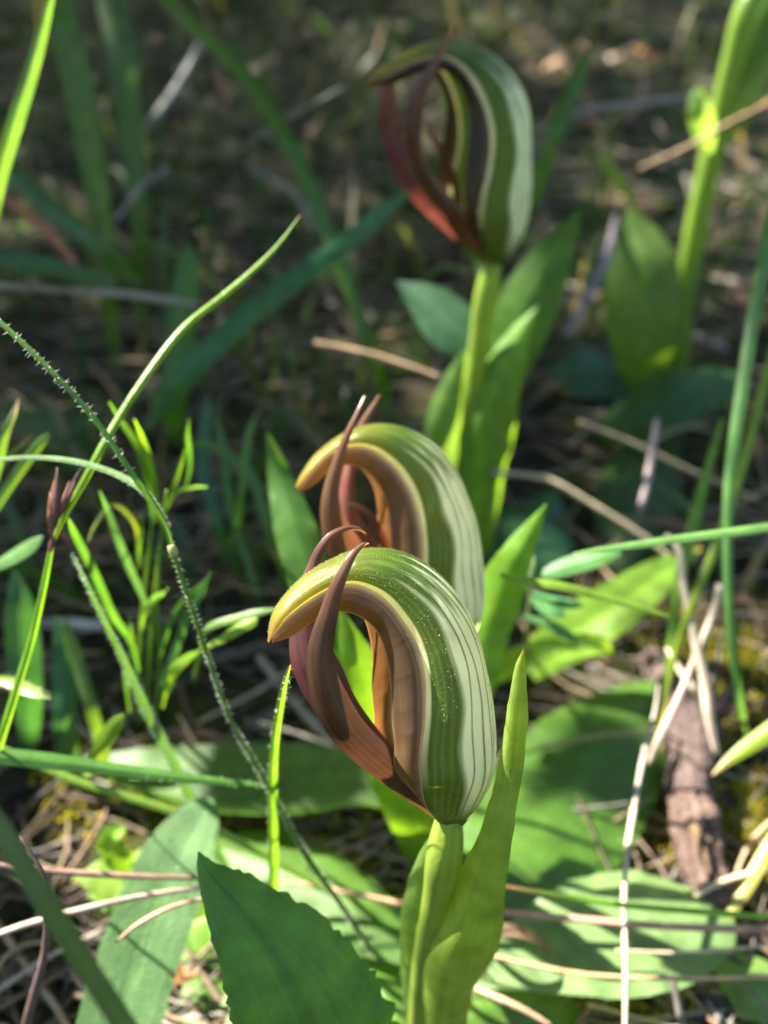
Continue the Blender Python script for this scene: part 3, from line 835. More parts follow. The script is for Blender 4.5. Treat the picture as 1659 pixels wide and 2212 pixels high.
# horizontal blade
b = blade("grass_leaf", [(-40, 1628, 34, .118), (80, 1640, 36, .120), (200, 1655, 30, .122), (400, 1680, 22, .125), (500, 1690, 14, .127), (585, 1698, 5, .128)],
      (0.065, 0.15, 0.028), "level green blade pointing at the hairy stem, above the ground leaves", fold=0.18, bias=0.3)
hairs(b, resolve([(300, 1668, 26, .123), (400, 1680, 22, .125), (500, 1690, 14, .127), (585, 1698, 8, .128)]), 60, 0.0004, seed=2)
blade("grass_leaf", [(-30, 1600, 10, .14), (60, 1640, 14, .14), (150, 1680, 16, .14), (400, 1762, 17, .142), (560, 1840, 15, .143), (700, 1920, 11, .144), (735, 1945, 7, .144)],
      (0.12, 0.20, 0.03), "thin pale green stalk slanting down across the downy strap leaf's folded tip", fold=0.2, bias=0.3)

# hairy grass with a node
hg = empty("hairy_grass", PG(840, 2100), "arching hairy grass stem with a pale node and a bending side blade", "grass")
hrows = [(840, 2110, 11.5, ('z', .002)), (740, 1960, 12.2, None), (650, 1830, 13.0, .128), (590, 1720, 12.2, .124), (540, 1630, 10.8, .120), (505, 1570, 10.1, .117), (470, 1480, 10.8, .113), (420, 1330, 10.8, .108), (372, 1188, 10.1, .104)]
tube("stem", hrows, M_STEM, (0.10, 0.17, 0.03), hg, n=70, m=8, base=(0.10, 0.06, 0.045))
hairs(hg, resolve(hrows), 750, 0.00055, c=(0.65, 0.72, 0.55), seed=4, width=0.00005)
tube("node", [(378, 1200, 16, .1042), (373, 1188, 21, .104), (369, 1178, 16, .1038)], M_STEM, (0.32, 0.30, 0.12), hg, n=10, m=10)
r2_ = [(372, 1186, 10.1, .104), (350, 1120, 12.5, .103), (290, 1030, 13.3, .101), (200, 900, 13.3, .100), (100, 790, 12.5, .099), (0, 695, 11.7, .099), (-60, 640, 9.4, .099)]
strip("blade", r2_, M_GRASS, (0.075, 0.165, 0.022), hg, n=60, m=7, fold=0.25, bias=0.2)
hairs(hg, resolve(r2_), 90, 0.0007, c=(0.55, 0.62, 0.5), seed=5, width=0.00005, t0=0.3, t1=1.0)
r3_ = [(374, 1180, 8.6, .1045), (352, 1115, 11.7, .1045), (315, 1065, 14.0, .105), (270, 1033, 14.8, .106), (180, 1000, 14.0, .107), (90, 988, 11.7, .108), (0, 992, 9.4, .109), (-50, 1004, 6.2, .11)]
strip("blade", r3_, M_FUZZY, (0.10, 0.19, 0.05), hg, n=60, m=7, fold=0.15, bias=0.3)
hairs(hg, resolve(r3_), 120, 0.0004, c=(0.6, 0.66, 0.55), seed=6, width=0.00005, t0=0.0, t1=0.4)

hb = [(500, 1900, 17.2, ('z', .012)), (470, 1840, 20.3, None), (420, 1740, 21.8, None), (370, 1640, 21.8, None), (300, 1500, 18.7, None), (250, 1390, 14.0, None), (215, 1320, 11.7, None), (180, 1245, 7.0, None), (153, 1192, 2.3, .112)]
b = blade("grass_leaf", hb, (0.06, 0.14, 0.04), "stiff white-haired blade leaning left, ending below the brown seed head", mat=M_FUZZY, fold=0.22, bias=0.1)
hairs(b, resolve(hb), 480, 0.00055, c=(0.72, 0.78, 0.68), seed=7, width=0.00005, t0=0.25)

# sedge with a dark seed head
sg = empty("sedge", PG(-120, 2010), "slender sedge with dark brown seed head and long thin bract above", "sedge")
strip("stem", [(-120, 2010, 18, 'g'), (-40, 1720, 18, None), (0, 1600, 18, .118), (40, 1470, 17, .116), (70, 1370, 16, .115), (95, 1260, 14, .113), (113, 1165, 10, .112)],
      M_GRASS, (0.14, 0.26, 0.02), sg, n=60, m=7, fold=0.3, bias=0.2)
strip("bract", [(112, 1172, 9, .112), (140, 1110, 12, .112), (180, 1040, 15, .112), (215, 975, 17, .112), (255, 905, 17, .113), (300, 835, 17, .114), (400, 705, 16, .117), (480, 640, 15, .12), (545, 585, 13, .122), (600, 530, 9, .124), (648, 466, 3, .126)],
      M_GRASS, (0.13, 0.25, 0.018), sg, n=90, m=7, fold=0.3, bias=0.2, tip=(0.30, 0.10, 0.05), tipat=0.985)
tube("sheath", [(108, 1192, 9, .112), (112, 1172, 12, .112), (116, 1158, 9, .1118)], M_SEED, (0.12, 0.03, 0.02), sg, n=10, m=8)
for k, (x0, y0, x1, y1, wd) in enumerate([(112, 1160, 108, 1062, 17), (120, 1140, 124, 1010, 22), (128, 1120, 150, 1040, 15), (134, 1110, 170, 1022, 12), (110, 1130, 116, 1040, 18), (138, 1075, 182, 1000, 6)]):
    xm, ym = (x0 * 0.55 + x1 * 0.45), (y0 * 0.55 + y1 * 0.45)
    tube("spikelet", [(x0, y0, wd * .25, .1115), ((x0 + xm) / 2, (y0 + ym) / 2, wd * .85, .1113), (xm, ym, wd, .1112), (x0 * .25 + x1 * .75, y0 * .25 + y1 * .75, wd * .55, .1112), (x1, y1, 1, .1112)],
         M_SEED, (0.075, 0.026, 0.018) if k % 2 else (0.11, 0.040, 0.022), sg, n=24, m=8, tip=(0.25, 0.12, 0.06), tipat=0.9)

# left edge blades
blade("grass_leaf", [(-70, 700, 30, .16), (-20, 470, 30, .15), (0, 380, 30, .145), (40, 240, 34, .14), (80, 110, 28, .138), (108, 0, 18, .136), (130, -90, 5, .135)],
      (0.07, 0.155, 0.035), "tall sunlit blade with a pale midrib rising out of the upper left corner", fold=0.2, bias=0.1, mid=1.7)
blade("grass_leaf", [(-40, 1120, 24, .13), (-10, 1010, 26, .128), (12, 930, 20, .126), (30, 890, 12, .126), (40, 862, 2, .126)],
      (0.09, 0.16, 0.03), "broken-off grey-tipped blade at the left edge above the arching side blade", fold=0.15, bias=0.2, tip=(0.3, 0.25, 0.2), tipat=0.75)
blade("grass_leaf", [(-30, 1130, 14, .14), (20, 1050, 20, .138), (60, 990, 24, .136), (92, 950, 18, .135), (106, 936, 4, .135)],
      (0.09, 0.17, 0.03), "blunt green leaf crossing behind the arching hairy side blade", fold=0.1, bias=0.2)
blade("grass_leaf", [(-30, 1040, 8, .15), (20, 985, 12, .148), (55, 955, 9, .147), (72, 940, 3, .147)],
      (0.08, 0.13, 0.03), "small brown-tipped leaf between the broken blade and the blunt leaf", fold=0.1, bias=0.2, tip=(0.3, 0.16, 0.08), tipat=0.7)
blade("herb_leaf", [(-40, 1240, 12, .13), (0, 1218, 26, .13), (40, 1195, 34, .129), (75, 1172, 26, .128), (92, 1158, 5, .128)],
      (0.10, 0.19, 0.06), "pale oval leaf left of the sedge stem, just below its seed head", "leaf", fold=0.06, bias=0.4)
b = blade("herb_leaf", [(-20, 1466, 14, .125), (20, 1474, 24, .124), (60, 1490, 28, .123), (90, 1502, 16, .122), (110, 1508, 3, .122)],
      (0.14, 0.24, 0.02), "hairy glowing leaf crossing behind the lower sedge stem", "leaf", fold=-0.12, bias=0.2, n=30)
hairs(b, resolve([(-20, 1460, 24, .125), (20, 1472, 30, .124), (60, 1490, 30, .123), (110, 1506, 8, .122)]), 60, 0.0006, seed=9)
b = blade("herb_leaf", [(205, 1660, 18, ('z', .014)), (215, 1620, 34, .128), (238, 1580, 36, .127), (258, 1555, 26, .126), (270, 1543, 5, .126)],
      (0.13, 0.24, 0.025), "small upright spoon-shaped leaf standing over the level blade", "leaf", fold=0.10, bias=0.1, n=30)

# narrow-leaved herb
hb_ = PG(310, 1560)
he = empty("narrow_leaved_herb", hb_, "bushy herb with many narrow bright green leaves, beside the hairy stem", "herb")
for (pts) in ([(310, 1560, 9), (325, 1400, 9), (335, 1280, 9), (350, 1150, 8), (360, 1060, 6)],
              [(300, 1560, 9), (300, 1420, 9), (315, 1250, 8), (330, 1120, 7)],
              [(330, 1570, 8), (345, 1420, 8), (340, 1290, 7), (345, 1180, 6)]):
    tube("stalk", [(x, y, wd, 'g' if i == 0 else .165 - .010 * i) for i, (x, y, wd) in enumerate(pts)], M_STEM, YGREEN, he, n=30, m=6)
for (pts, cc) in (
    ([(330, 1120, 8), (318, 1040, 20), (295, 960, 22), (262, 910, 16), (236, 868, 4)], GREEN),
    ([(338, 1130, 8), (335, 1060, 18), (325, 1000, 20), (305, 940, 14), (290, 905, 3)], YGREEN),
    ([(358, 1100, 8), (372, 1060, 15), (388, 1010, 14), (400, 970, 4)], YGREEN),
    ([(360, 1090, 6), (385, 1062, 11), (420, 1052, 12), (448, 1052, 5)], YGREEN),
    ([(400, 1060, 6), (410, 1000, 14), (405, 940, 14), (408, 905, 4)], GREEN),
    ([(300, 1210, 8), (290, 1130, 13), (245, 1090, 14), (205, 1135, 10), (190, 1170, 3)], OLIVE),
    ([(305, 1360, 8), (312, 1320, 16), (335, 1290, 24), (355, 1280, 20), (363, 1268, 4)], YGREEN),
    ([(300, 1450, 8), (280, 1380, 18), (245, 1330, 24), (205, 1240, 26), (160, 1150, 20), (148, 1120, 4)], GREEN),
    ([(335, 1350, 8), (300, 1270, 20), (265, 1190, 24), (235, 1110, 18), (215, 1060, 4)], BGREEN),
    ([(300, 1230, 8), (300, 1180, 13), (305, 1140, 12), (303, 1110, 4)], GREEN),
    ([(345, 1420, 8), (370, 1340, 20), (405, 1290, 24), (440, 1260, 18), (455, 1235, 4)], GREEN),
    ([(340, 1500, 8), (380, 1400, 26), (400, 1340, 30), (430, 1290, 24), (452, 1240, 5)], BGREEN),
    ([(350, 1530, 8), (370, 1450, 20), (400, 1420, 18), (430, 1405, 5)], YGREEN),
    ([(280, 1540, 8), (270, 1440, 14), (285, 1400, 14), (280, 1330, 4)], GREEN),
    ([(360, 1500, 8), (385, 1450, 13), (415, 1420, 12), (440, 1400, 3)], YGREEN)):
    strip("leaf", [(x, y, wd * .68, .150 - .006 * i) for i, (x, y, wd) in enumerate(pts)], M_GRASS, cc, he, n=30, m=7, fold=0.12, bias=0.25)
eh = empty("narrow_leaved_herb", PG(420, 1470), "herb with two blunt level leaves just left of the front hood's tip", "herb")
strip("leaf", [(430, 1390, 8, .13), (450, 1356, 16, .128), (510, 1335, 18, .126), (560, 1322, 16, .125), (600, 1316, 4, .125)], M_GRASS, (0.11, 0.20, 0.04), eh, n=30, m=7, bias=0.3)
strip("leaf", [(440, 1400, 8, .13), (480, 1380, 18, .128), (520, 1355, 24, .127), (548, 1340, 20, .127), (556, 1335, 5, .127)], M_GRASS, YGREEN, eh, n=30, m=7, bias=0.3)
tube("stalk", [(420, 1470, 8, 'g'), (430, 1420, 8, .134), (440, 1385, 7, .13)], M_STEM, YGREEN, eh, n=16, m=6)

# ================================================================== right-hand grasses
blade("grass_leaf", [(1690, 380, 26, .15), (1659, 520, 30, .148), (1625, 700, 30, .146), (1600, 860, 28, .145), (1575, 1050, 24, .146), (1572, 1200, 22, .148), (1580, 1380, 20, .152), (1598, 1510, 15, .157), (1625, 1620, 8, ('z', .006))],
      (0.085, 0.175, 0.045), "long upright green blade bowing along the right edge in front of the moss", fold=0.2, bias=0.1, base=None, tip=(0.4, 0.3, 0.1), tipat=0.9)
blade("grass_leaf", [(1700, 650, 14, .165), (1659, 800, 18, .163), (1600, 1020, 20, .16), (1560, 1140, 20, .16), (1510, 1270, 18, .16), (1470, 1370, 15, .162), (1440, 1500, 11, .165), (1425, 1620, 8, ('z', .006))],
      (0.15, 0.22, 0.022), "yellow-green blade crossing behind the long bowing blade", fold=0.2, bias=0.1, tip=(0.4, 0.3, 0.15), tipat=0.72)
blade("grass_leaf", [(1560, 905, 8, .175), (1530, 1010, 18, .173), (1500, 1120, 24, .171), (1475, 1220, 24, .17), (1455, 1340, 18, .17), (1440, 1460, 12, .17), (1420, 1600, 8, ('z', .006))],
      (0.09, 0.19, 0.022), "short straight green blade standing over the broken straws", fold=0.2, bias=0.1)
blade("grass_leaf", [(1238, 1196, 4, .122), (1290, 1188, 13, .122), (1360, 1178, 17, .122), (1450, 1165, 19, .122), (1550, 1152, 20, .122), (1659, 1138, 21, .122), (1740, 1130, 20, .122)],
      (0.10, 0.20, 0.06), "level pale blade pointing left over the small oval blue-green leaf", fold=0.15, bias=0.4)
blade("grass_leaf", [(1080, 1240, 10, .13), (1125, 1255, 18, .128), (1200, 1263, 20, .127), (1290, 1285, 22, .128), (1380, 1310, 18, .129), (1448, 1332, 4, .13)],
      (0.13, 0.25, 0.022), "narrow bright blade lying across the long glowing orchid leaf", fold=0.1, bias=0.4)
cl = empty("clover_herb", PG(1150, 1420), "little herb with oval blue-green leaves and a pale bud beside the upright orchid leaf", "herb")
strip("leaf", [(1160, 1246, 10, .15), (1195, 1232, 34, .149), (1250, 1214, 44, .148), (1305, 1200, 36, .147), (1342, 1196, 8, .147)], M_LEAF, (0.07, 0.19, 0.05), cl, n=30, m=9, bias=0.5)
strip("leaf", [(1146, 1290, 10, .152), (1175, 1305, 38, .151), (1205, 1320, 36, .15), (1222, 1330, 6, .15)], M_LEAF, (0.06, 0.17, 0.06), cl, n=24, m=9, bias=0.6)
strip("leaf", [(1150, 1280, 10, .153), (1200, 1297, 24, .152), (1240, 1305, 22, .151), (1260, 1308, 5, .151)], M_LEAF, (0.06, 0.17, 0.06), cl, n=24, m=9, bias=0.6)
strip("leaf", [(1130, 1330, 10, .152), (1190, 1350, 26, .152), (1230, 1372, 22, .152), (1250, 1385, 5, .152)], M_LEAF, (0.06, 0.16, 0.05), cl, n=24, m=9, bias=0.6)
tube("stalk", [(1150, 1420, 10, 'g'), (1140, 1350, 10, .155), (1146, 1270, 9, .152), (1148, 1235, 8, .150)], M_STEM, (0.12, 0.16, 0.05), cl, n=20, m=6)
tube("bud", [(1147, 1245, 10, .150), (1148, 1225, 18, .150), (1149, 1208, 15, .150), (1150, 1196, 3, .150)], M_STEM, (0.26, 0.30, 0.17), cl, n=14, m=8)

blade("grass_leaf", [(1090, 1914, 5, .128), (1130, 1921, 9, .128), (1220, 1936, 11, .130), (1350, 1955, 12, .132), (1500, 1968, 13, .134), (1659, 1980, 13, .136), (1740, 1986, 13, .138)],
      (0.12, 0.25, 0.018), "thin bright blade with brown tip stretched over the round ground leaf", fold=0.2, bias=0.4, tip=None, base=(0.25, 0.1, 0.06))
blade("grass_leaf", [(1538, 1674, 3, .15), (1570, 1645, 18, .15), (1610, 1615, 30, .15), (1650, 1588, 36, .15), (1720, 1540, 40, .15), (1800, 1480, 30, .15)],
      (0.16, 0.26, 0.02), "yellow-green blade with a dry tan tip resting by the dead branch", fold=0.2, bias=0.4, base=(0.42, 0.24, 0.12))
blade("grass_leaf", [(1720, 1740, 26, ('z', .02)), (1659, 1835, 28, ('z', .016)), (1610, 1920, 26, ('z', .012)), (1565, 1995, 16, ('z', .009)), (1545, 2030, 4, ('z', .008))],
      (0.38, 0.36, 0.08), "dry yellow blade leaning on the round ground leaf's right end", fold=0.2, bias=0.4)
blade("curled_leaf", [(1010, 2000, 10, ('z', .016)), (1050, 2012, 20, ('z', .020)), (1100, 2010, 26, ('z', .021)), (1150, 2025, 22, ('z', .018)), (1185, 2055, 15, ('z', .012)), (1205, 2083, 4, ('z', .007))],
      (0.22, 0.12, 0.06), "curled brown dead leaf strip arching over the round ground leaf", "dead leaf", mat=M_DEAD, fold=-0.2, bias=0.6)

# ================================================================== straws, twigs and the dead branch
def straw(pts, c, label, name="dry_straw", cat="straw", group=None, n=30, m=7, **kw):
    return tube(name, pts, M_STRAW, c, None, label, cat, group, n=n, m=m, **kw)

straw([(880, 1952, 13, ('z', .018)), (1060, 1968, 14, ('z', .0175)), (1250, 1986, 15, ('z', .017)), (1420, 2000, 16, ('z', .0165)), (1659, 2009, 17, ('z', .016)), (1760, 2012, 17, ('z', .016))],
      PINKSTRAW, "long pinkish straw crossing behind the front sheath and over the round leaf")
straw([(520, 1912, 9, ('z', .018)), (640, 1908, 10, ('z', .0185)), (760, 1930, 11, ('z', .0185)), (880, 1954, 12, ('z', .018))],
      PINKSTRAW, "straw ending behind the bright upright blade, left of the front stem")
straw([(-40, 1864, 13, .118), (60, 1877, 14, .12), (200, 1888, 14, .123), (330, 1894, 12, .126), (425, 1896, 10, .128)],
      (0.20, 0.13, 0.09), "dark level straw laid across the downy strap leaf")
straw([(-40, 2030, 13, .118), (80, 1990, 15, .118), (230, 1952, 14, .12), (330, 1932, 12, .123), (430, 1918, 9, .126), (560, 1908, 6, .13)],
      GREYSTRAW, "forked pale straw rising gently over the downy strap leaf below the dark one")
straw([(250, 2035, 6, .12), (300, 1995, 9, .12), (350, 1968, 9, .121), (420, 1945, 8, .123), (520, 1935, 5, .126)],
      PINKSTRAW, "thin bent straw just under the forked pale straw")
straw([(42, 1808, 6, .11), (70, 1850, 10, .11), (96, 1900, 13, .11), (102, 1960, 14, .112), (96, 2060, 16, .115), (70, 2160, 20, .118), (40, 2280, 22, .121)],
      (0.12, 0.085, 0.075), "dark crooked twig hanging down the lower left corner", name="twig", cat="twig", knobs=0.06)
for k, (pts, cc, lb) in enumerate([
    ([(-20, 1975, 14, 'g'), (60, 2090, 16, 'g'), (130, 2190, 15, 'g'), (180, 2290, 14, 'g')], (0.30, 0.22, 0.15), "stout straw lying in the dark litter below the crooked twig"),
    ([(150, 2080, 20, 'g'), (200, 2160, 22, 'g'), (250, 2260, 22, 'g')], (0.34, 0.22, 0.16), "thick tan stalk lying left of the downy leaf's base"),
    ([(-20, 2150, 12, ('z', .008)), (100, 2070, 12, ('z', .01)), (220, 2010, 9, ('z', .012))], GREYSTRAW, "grey straw running up from the lower left corner to the strap leaf"),
    ([(-20, 2110, 8, ('z', .006)), (20, 2060, 9, ('z', .008)), (60, 2040, 8, ('z', .008)), (110, 2035, 5, ('z', .007))], PINKSTRAW, "short hooked straw beside the grey straw")]):
    straw(pts, cc, lb)
straw([(1350, 2260, 11, .126), (1352, 2100, 13, .129), (1348, 1950, 13, .135), (1355, 1840, 13, .141), (1370, 1745, 14, .147)],
      (0.46, 0.38, 0.26), "long pale upright straw in front of the round ground leaf, lower piece", name="jointed_straw")
straw([(1370, 1746, 11, .147), (1385, 1660, 12, .152), (1400, 1590, 10, .156), (1415, 1535, 7, .158), (1422, 1480, 5, .16)],
      (0.30, 0.27, 0.22), "grey straw leaning on the big shaded leaf's right edge", name="jointed_straw")
straw([(1438, 1155, 10, .165), (1462, 1180, 15, .164), (1475, 1260, 16, .163), (1500, 1380, 19, .162), (1520, 1460, 22, .162), (1530, 1540, 23, .162), (1548, 1630, 14, .163)],
      (0.50, 0.40, 0.26), "sun-bleached bent straw standing in front of the dead branch's top")
straw([(1556, 1262, 18, .16), (1535, 1340, 17, .161), (1510, 1400, 16, .162), (1490, 1450, 14, .163), (1465, 1510, 15, .164), (1432, 1580, 19, .165), (1400, 1650, 12, .167)],
      (0.46, 0.38, 0.30), "short pale straw crossing the sun-bleached bent straw")
straw([(1440, 1400, 8, .168), (1470, 1450, 14, .166), (1500, 1490, 16, .165), (1525, 1520, 12, .164)],
      (0.48, 0.40, 0.30), "stubby bleached straw piece behind the crossing straws")
straw([(1100, 1640, 4, ('z', .014)), (1180, 1612, 8, ('z', .015)), (1270, 1593, 9, ('z', .015)), (1360, 1582, 9, ('z', .014)), (1440, 1578, 8, ('z', .013))],
      (0.24, 0.17, 0.07), "thin tan straw lying across the big shaded leaf")
straw([(1020, 2055, 9, ('z', .018)), (1120, 2078, 10, ('z', .018)), (1250, 2103, 10, ('z', .018)), (1400, 2113, 9, ('z', .018)), (1659, 2110, 9, ('z', .017)), (1720, 2108, 9, ('z', .017))],
      (0.40, 0.28, 0.15), "thin tan straw across the lower half of the round ground leaf")
straw([(960, 2110, 9, ('z', .010)), (1050, 2145, 14, ('z', .010)), (1130, 2180, 13, ('z', .010)), (1190, 2215, 7, ('z', .009))],
      (0.36, 0.26, 0.15), "knobbly straw running from the front stem's foot over a dark leaf", knobs=0.1)
straw([(1330, 2052, 5, ('z', .016)), (1450, 2058, 7, ('z', .016)), (1560, 2052, 7, ('z', .015)), (1680, 2040, 7, ('z', .015))],
      (0.44, 0.36, 0.2), "fine cream straw between the pink straw and the thin tan straw")
straw([(1450, 2108, 16, ('z', .014)), (1462, 2160, 15, ('z', .012)), (1480, 2260, 13, ('z', .008))],
      (0.13, 0.11, 0.10), "dark stub of a stick poking up below the round ground leaf", name="twig", cat="twig")
straw([(1540, 2115, 4, ('z', .008)), (1590, 2122, 5, ('z', .009)), (1630, 2150, 6, ('z', .009)), (1670, 2210, 6, ('z', .008))],
      (0.16, 0.12, 0.09), "thin dark twig curving over the pale smooth rosette", name="twig", cat="twig")
straw([(1590, 1890, 9, ('z', .01)), (1615, 1830, 10, ('z', .012)), (1659, 1780, 10, ('z', .014)), (1720, 1750, 9, ('z', .014))],
      PINKSTRAW, "bent pink straw above the dry yellow blade")
straw([(1500, 1935, 10, ('z', .012)), (1560, 1905, 12, ('z', .013)), (1659, 1878, 12, ('z', .013)), (1740, 1860, 12, ('z', .013))],
      (0.48, 0.38, 0.26), "pale straw lying over the lower end of the dead branch")
straw([(1300, 1330, 12, 'g'), (1260, 1290, 12, ('z', .01)), (1130, 1270, 10, ('z', .014)), (1000, 1240, 8, ('z', .014))], BROWN, "brown twig on the ground under the little oval-leaved herb", name="twig", cat="twig")

# dead branch with flaking bark
def branch():
    e = empty("dead_branch", PG(1500, 1750), "thick weathered dead branch lying on yellow moss, bark cracked across", "branch")
    def log(name, pts, c, seed, n=90, m=40, rough=0.10):
        rows = resolve(pts)
        R = smooth(rows, n)
        T, Nn, S = frame_along(R[:, :3], np.repeat(Z[None], n, 0))
        r = np.random.default_rng(seed)
        ridge = r.uniform(-1, 1, m)
        V, UV, C = [], [], []
        for i in range(n):
            u = i / (n - 1)
            for j in range(m):
                a = 2 * pi * j / m
                k = 1 + rough * (0.55 * ridge[j] * (0.6 + 0.4 * sin(u * 9 + j)) + 0.5 * sin(a * 3 + u * 7 + seed) + 0.4 * r.uniform(-1, 1)) + 0.08 * sin(u * 23 + a)
                if i in (0, n - 1): k *= 0.75
                V.append(R[i, :3] + (S[i] * cos(a) + Nn[i] * sin(a)) * R[i, 3] / 2 * k)
                UV.append((j / m, u))
                C.append(np.array(c) * (1 + 0.25 * ridge[j]))
        Fc = grid_faces(n, m, True) + [tuple(range(m))[::-1], tuple((n - 1) * m + j for j in range(m))]
        return link(name, V, Fc, M_BARK, e, np.array(C), np.array(UV))
    log("upper_wood", [(1395, 1415, 34, ('z', .007)), (1430, 1450, 67, ('z', .008)), (1465, 1510, 92, ('z', .009)), (1485, 1580, 99, ('z', .009)), (1492, 1660, 94, ('z', .009)), (1495, 1735, 91, ('z', .009))],
        (0.085, 0.060, 0.052), 3, rough=0.17)
    log("lower_bark", [(1490, 1725, 81, ('z', .011)), (1497, 1760, 94, ('z', .011)), (1515, 1840, 92, ('z', .010)), (1535, 1910, 88, ('z', .009)), (1550, 1960, 77, ('z', .008))],
        (0.115, 0.074, 0.058), 5, rough=0.22)
    tube("wood_splinter", [(1488, 1762, 12, ('z', .0160)), (1505, 1800, 20, ('z', .0160)), (1520, 1850, 20, ('z', .0155)), (1535, 1890, 8, ('z', .0145))], M_BARK, (0.24, 0.15, 0.10), e, n=24, m=8)
    tube("side_stub", [(1540, 1540, 34, ('z', .010)), (1570, 1510, 37, ('z', .014)), (1590, 1490, 25, ('z', .016))], M_BARK, (0.09, 0.06, 0.052), e, n=16, m=12, knobs=0.12)
    tube("side_stub", [(1440, 1440, 20, ('z', .012)), (1410, 1405, 22, ('z', .014)), (1395, 1430, 17, ('z', .010))], M_BARK, (0.09, 0.058, 0.05), e, n=16, m=10, knobs=0.12)
branch()

# husks
hk = empty("dry_husks", PG(395, 2120), "small tuft of tan papery husks between the pale ground leaves", "husk")
for k in range(9):
    a = k * 0.7
    x, y = 392 + 14 * cos(a * 2.1), 2118 + 10 * sin(a * 1.7)
    strip("husk", [(x, y, 8, ('z', .008)), (x + 14 * cos(a), y - 16 - 8 * sin(a), 11, ('z', .012)), (x + 26 * cos(a), y - 28 - 12 * sin(a), 2, ('z', .014))],
          M_DEAD, (0.45, 0.30, 0.18), hk, n=10, m=5)

# ================================================================== background plants, sticks and litter
BG = [
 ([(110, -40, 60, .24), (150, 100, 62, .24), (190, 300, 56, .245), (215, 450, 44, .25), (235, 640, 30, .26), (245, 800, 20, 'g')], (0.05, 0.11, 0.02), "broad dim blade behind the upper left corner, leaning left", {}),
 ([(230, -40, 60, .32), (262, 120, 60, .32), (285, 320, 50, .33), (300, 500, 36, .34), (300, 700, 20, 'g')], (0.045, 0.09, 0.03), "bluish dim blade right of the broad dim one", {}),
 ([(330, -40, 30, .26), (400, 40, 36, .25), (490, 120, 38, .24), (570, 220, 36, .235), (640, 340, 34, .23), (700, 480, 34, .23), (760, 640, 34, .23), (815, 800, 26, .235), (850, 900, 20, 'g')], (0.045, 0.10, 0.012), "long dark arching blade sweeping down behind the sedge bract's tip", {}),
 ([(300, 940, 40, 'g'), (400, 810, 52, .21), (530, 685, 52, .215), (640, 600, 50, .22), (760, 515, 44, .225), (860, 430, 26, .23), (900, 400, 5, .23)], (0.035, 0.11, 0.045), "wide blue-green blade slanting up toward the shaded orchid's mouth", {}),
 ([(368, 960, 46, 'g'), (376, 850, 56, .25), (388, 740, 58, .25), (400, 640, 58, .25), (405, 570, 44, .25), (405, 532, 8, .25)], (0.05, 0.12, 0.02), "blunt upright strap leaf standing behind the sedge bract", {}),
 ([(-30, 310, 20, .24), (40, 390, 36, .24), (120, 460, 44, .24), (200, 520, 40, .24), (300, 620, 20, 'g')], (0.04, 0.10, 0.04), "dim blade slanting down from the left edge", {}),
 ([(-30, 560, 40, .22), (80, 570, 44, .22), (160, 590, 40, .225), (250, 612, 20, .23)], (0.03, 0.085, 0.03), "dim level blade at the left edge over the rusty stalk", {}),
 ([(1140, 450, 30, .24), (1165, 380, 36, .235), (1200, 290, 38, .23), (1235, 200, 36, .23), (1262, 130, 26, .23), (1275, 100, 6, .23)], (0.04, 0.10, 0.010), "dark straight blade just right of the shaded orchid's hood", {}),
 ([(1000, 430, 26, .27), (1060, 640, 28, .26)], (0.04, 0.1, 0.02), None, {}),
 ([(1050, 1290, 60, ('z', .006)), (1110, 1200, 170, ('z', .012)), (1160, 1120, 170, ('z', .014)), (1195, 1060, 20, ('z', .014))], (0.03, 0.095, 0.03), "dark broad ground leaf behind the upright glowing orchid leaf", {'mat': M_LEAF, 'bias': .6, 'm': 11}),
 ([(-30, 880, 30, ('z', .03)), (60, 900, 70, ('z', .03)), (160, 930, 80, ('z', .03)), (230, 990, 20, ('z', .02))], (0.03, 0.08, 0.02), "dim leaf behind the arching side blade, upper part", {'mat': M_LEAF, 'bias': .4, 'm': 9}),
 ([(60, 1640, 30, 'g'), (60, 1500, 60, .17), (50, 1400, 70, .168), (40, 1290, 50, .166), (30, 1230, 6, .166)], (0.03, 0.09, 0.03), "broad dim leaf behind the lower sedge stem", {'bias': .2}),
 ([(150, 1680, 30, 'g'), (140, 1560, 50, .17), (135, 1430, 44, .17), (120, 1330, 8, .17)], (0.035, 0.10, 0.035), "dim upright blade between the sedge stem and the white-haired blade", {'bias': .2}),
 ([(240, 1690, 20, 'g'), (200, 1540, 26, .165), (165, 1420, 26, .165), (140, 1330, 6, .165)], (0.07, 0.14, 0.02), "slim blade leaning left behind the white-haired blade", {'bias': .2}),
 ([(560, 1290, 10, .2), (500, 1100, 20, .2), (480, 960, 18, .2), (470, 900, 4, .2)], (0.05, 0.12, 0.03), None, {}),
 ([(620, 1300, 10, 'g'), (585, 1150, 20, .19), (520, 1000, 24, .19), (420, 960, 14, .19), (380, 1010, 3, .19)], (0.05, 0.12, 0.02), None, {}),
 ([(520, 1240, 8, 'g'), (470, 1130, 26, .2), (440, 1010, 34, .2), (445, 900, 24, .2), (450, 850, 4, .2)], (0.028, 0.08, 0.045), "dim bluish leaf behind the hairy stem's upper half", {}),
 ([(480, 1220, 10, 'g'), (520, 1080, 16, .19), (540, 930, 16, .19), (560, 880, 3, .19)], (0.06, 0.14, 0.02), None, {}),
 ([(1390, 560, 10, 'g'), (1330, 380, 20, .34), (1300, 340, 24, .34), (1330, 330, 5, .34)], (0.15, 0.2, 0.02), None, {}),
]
NOLAB = "dim grass blade among the dark undergrowth behind the orchids"
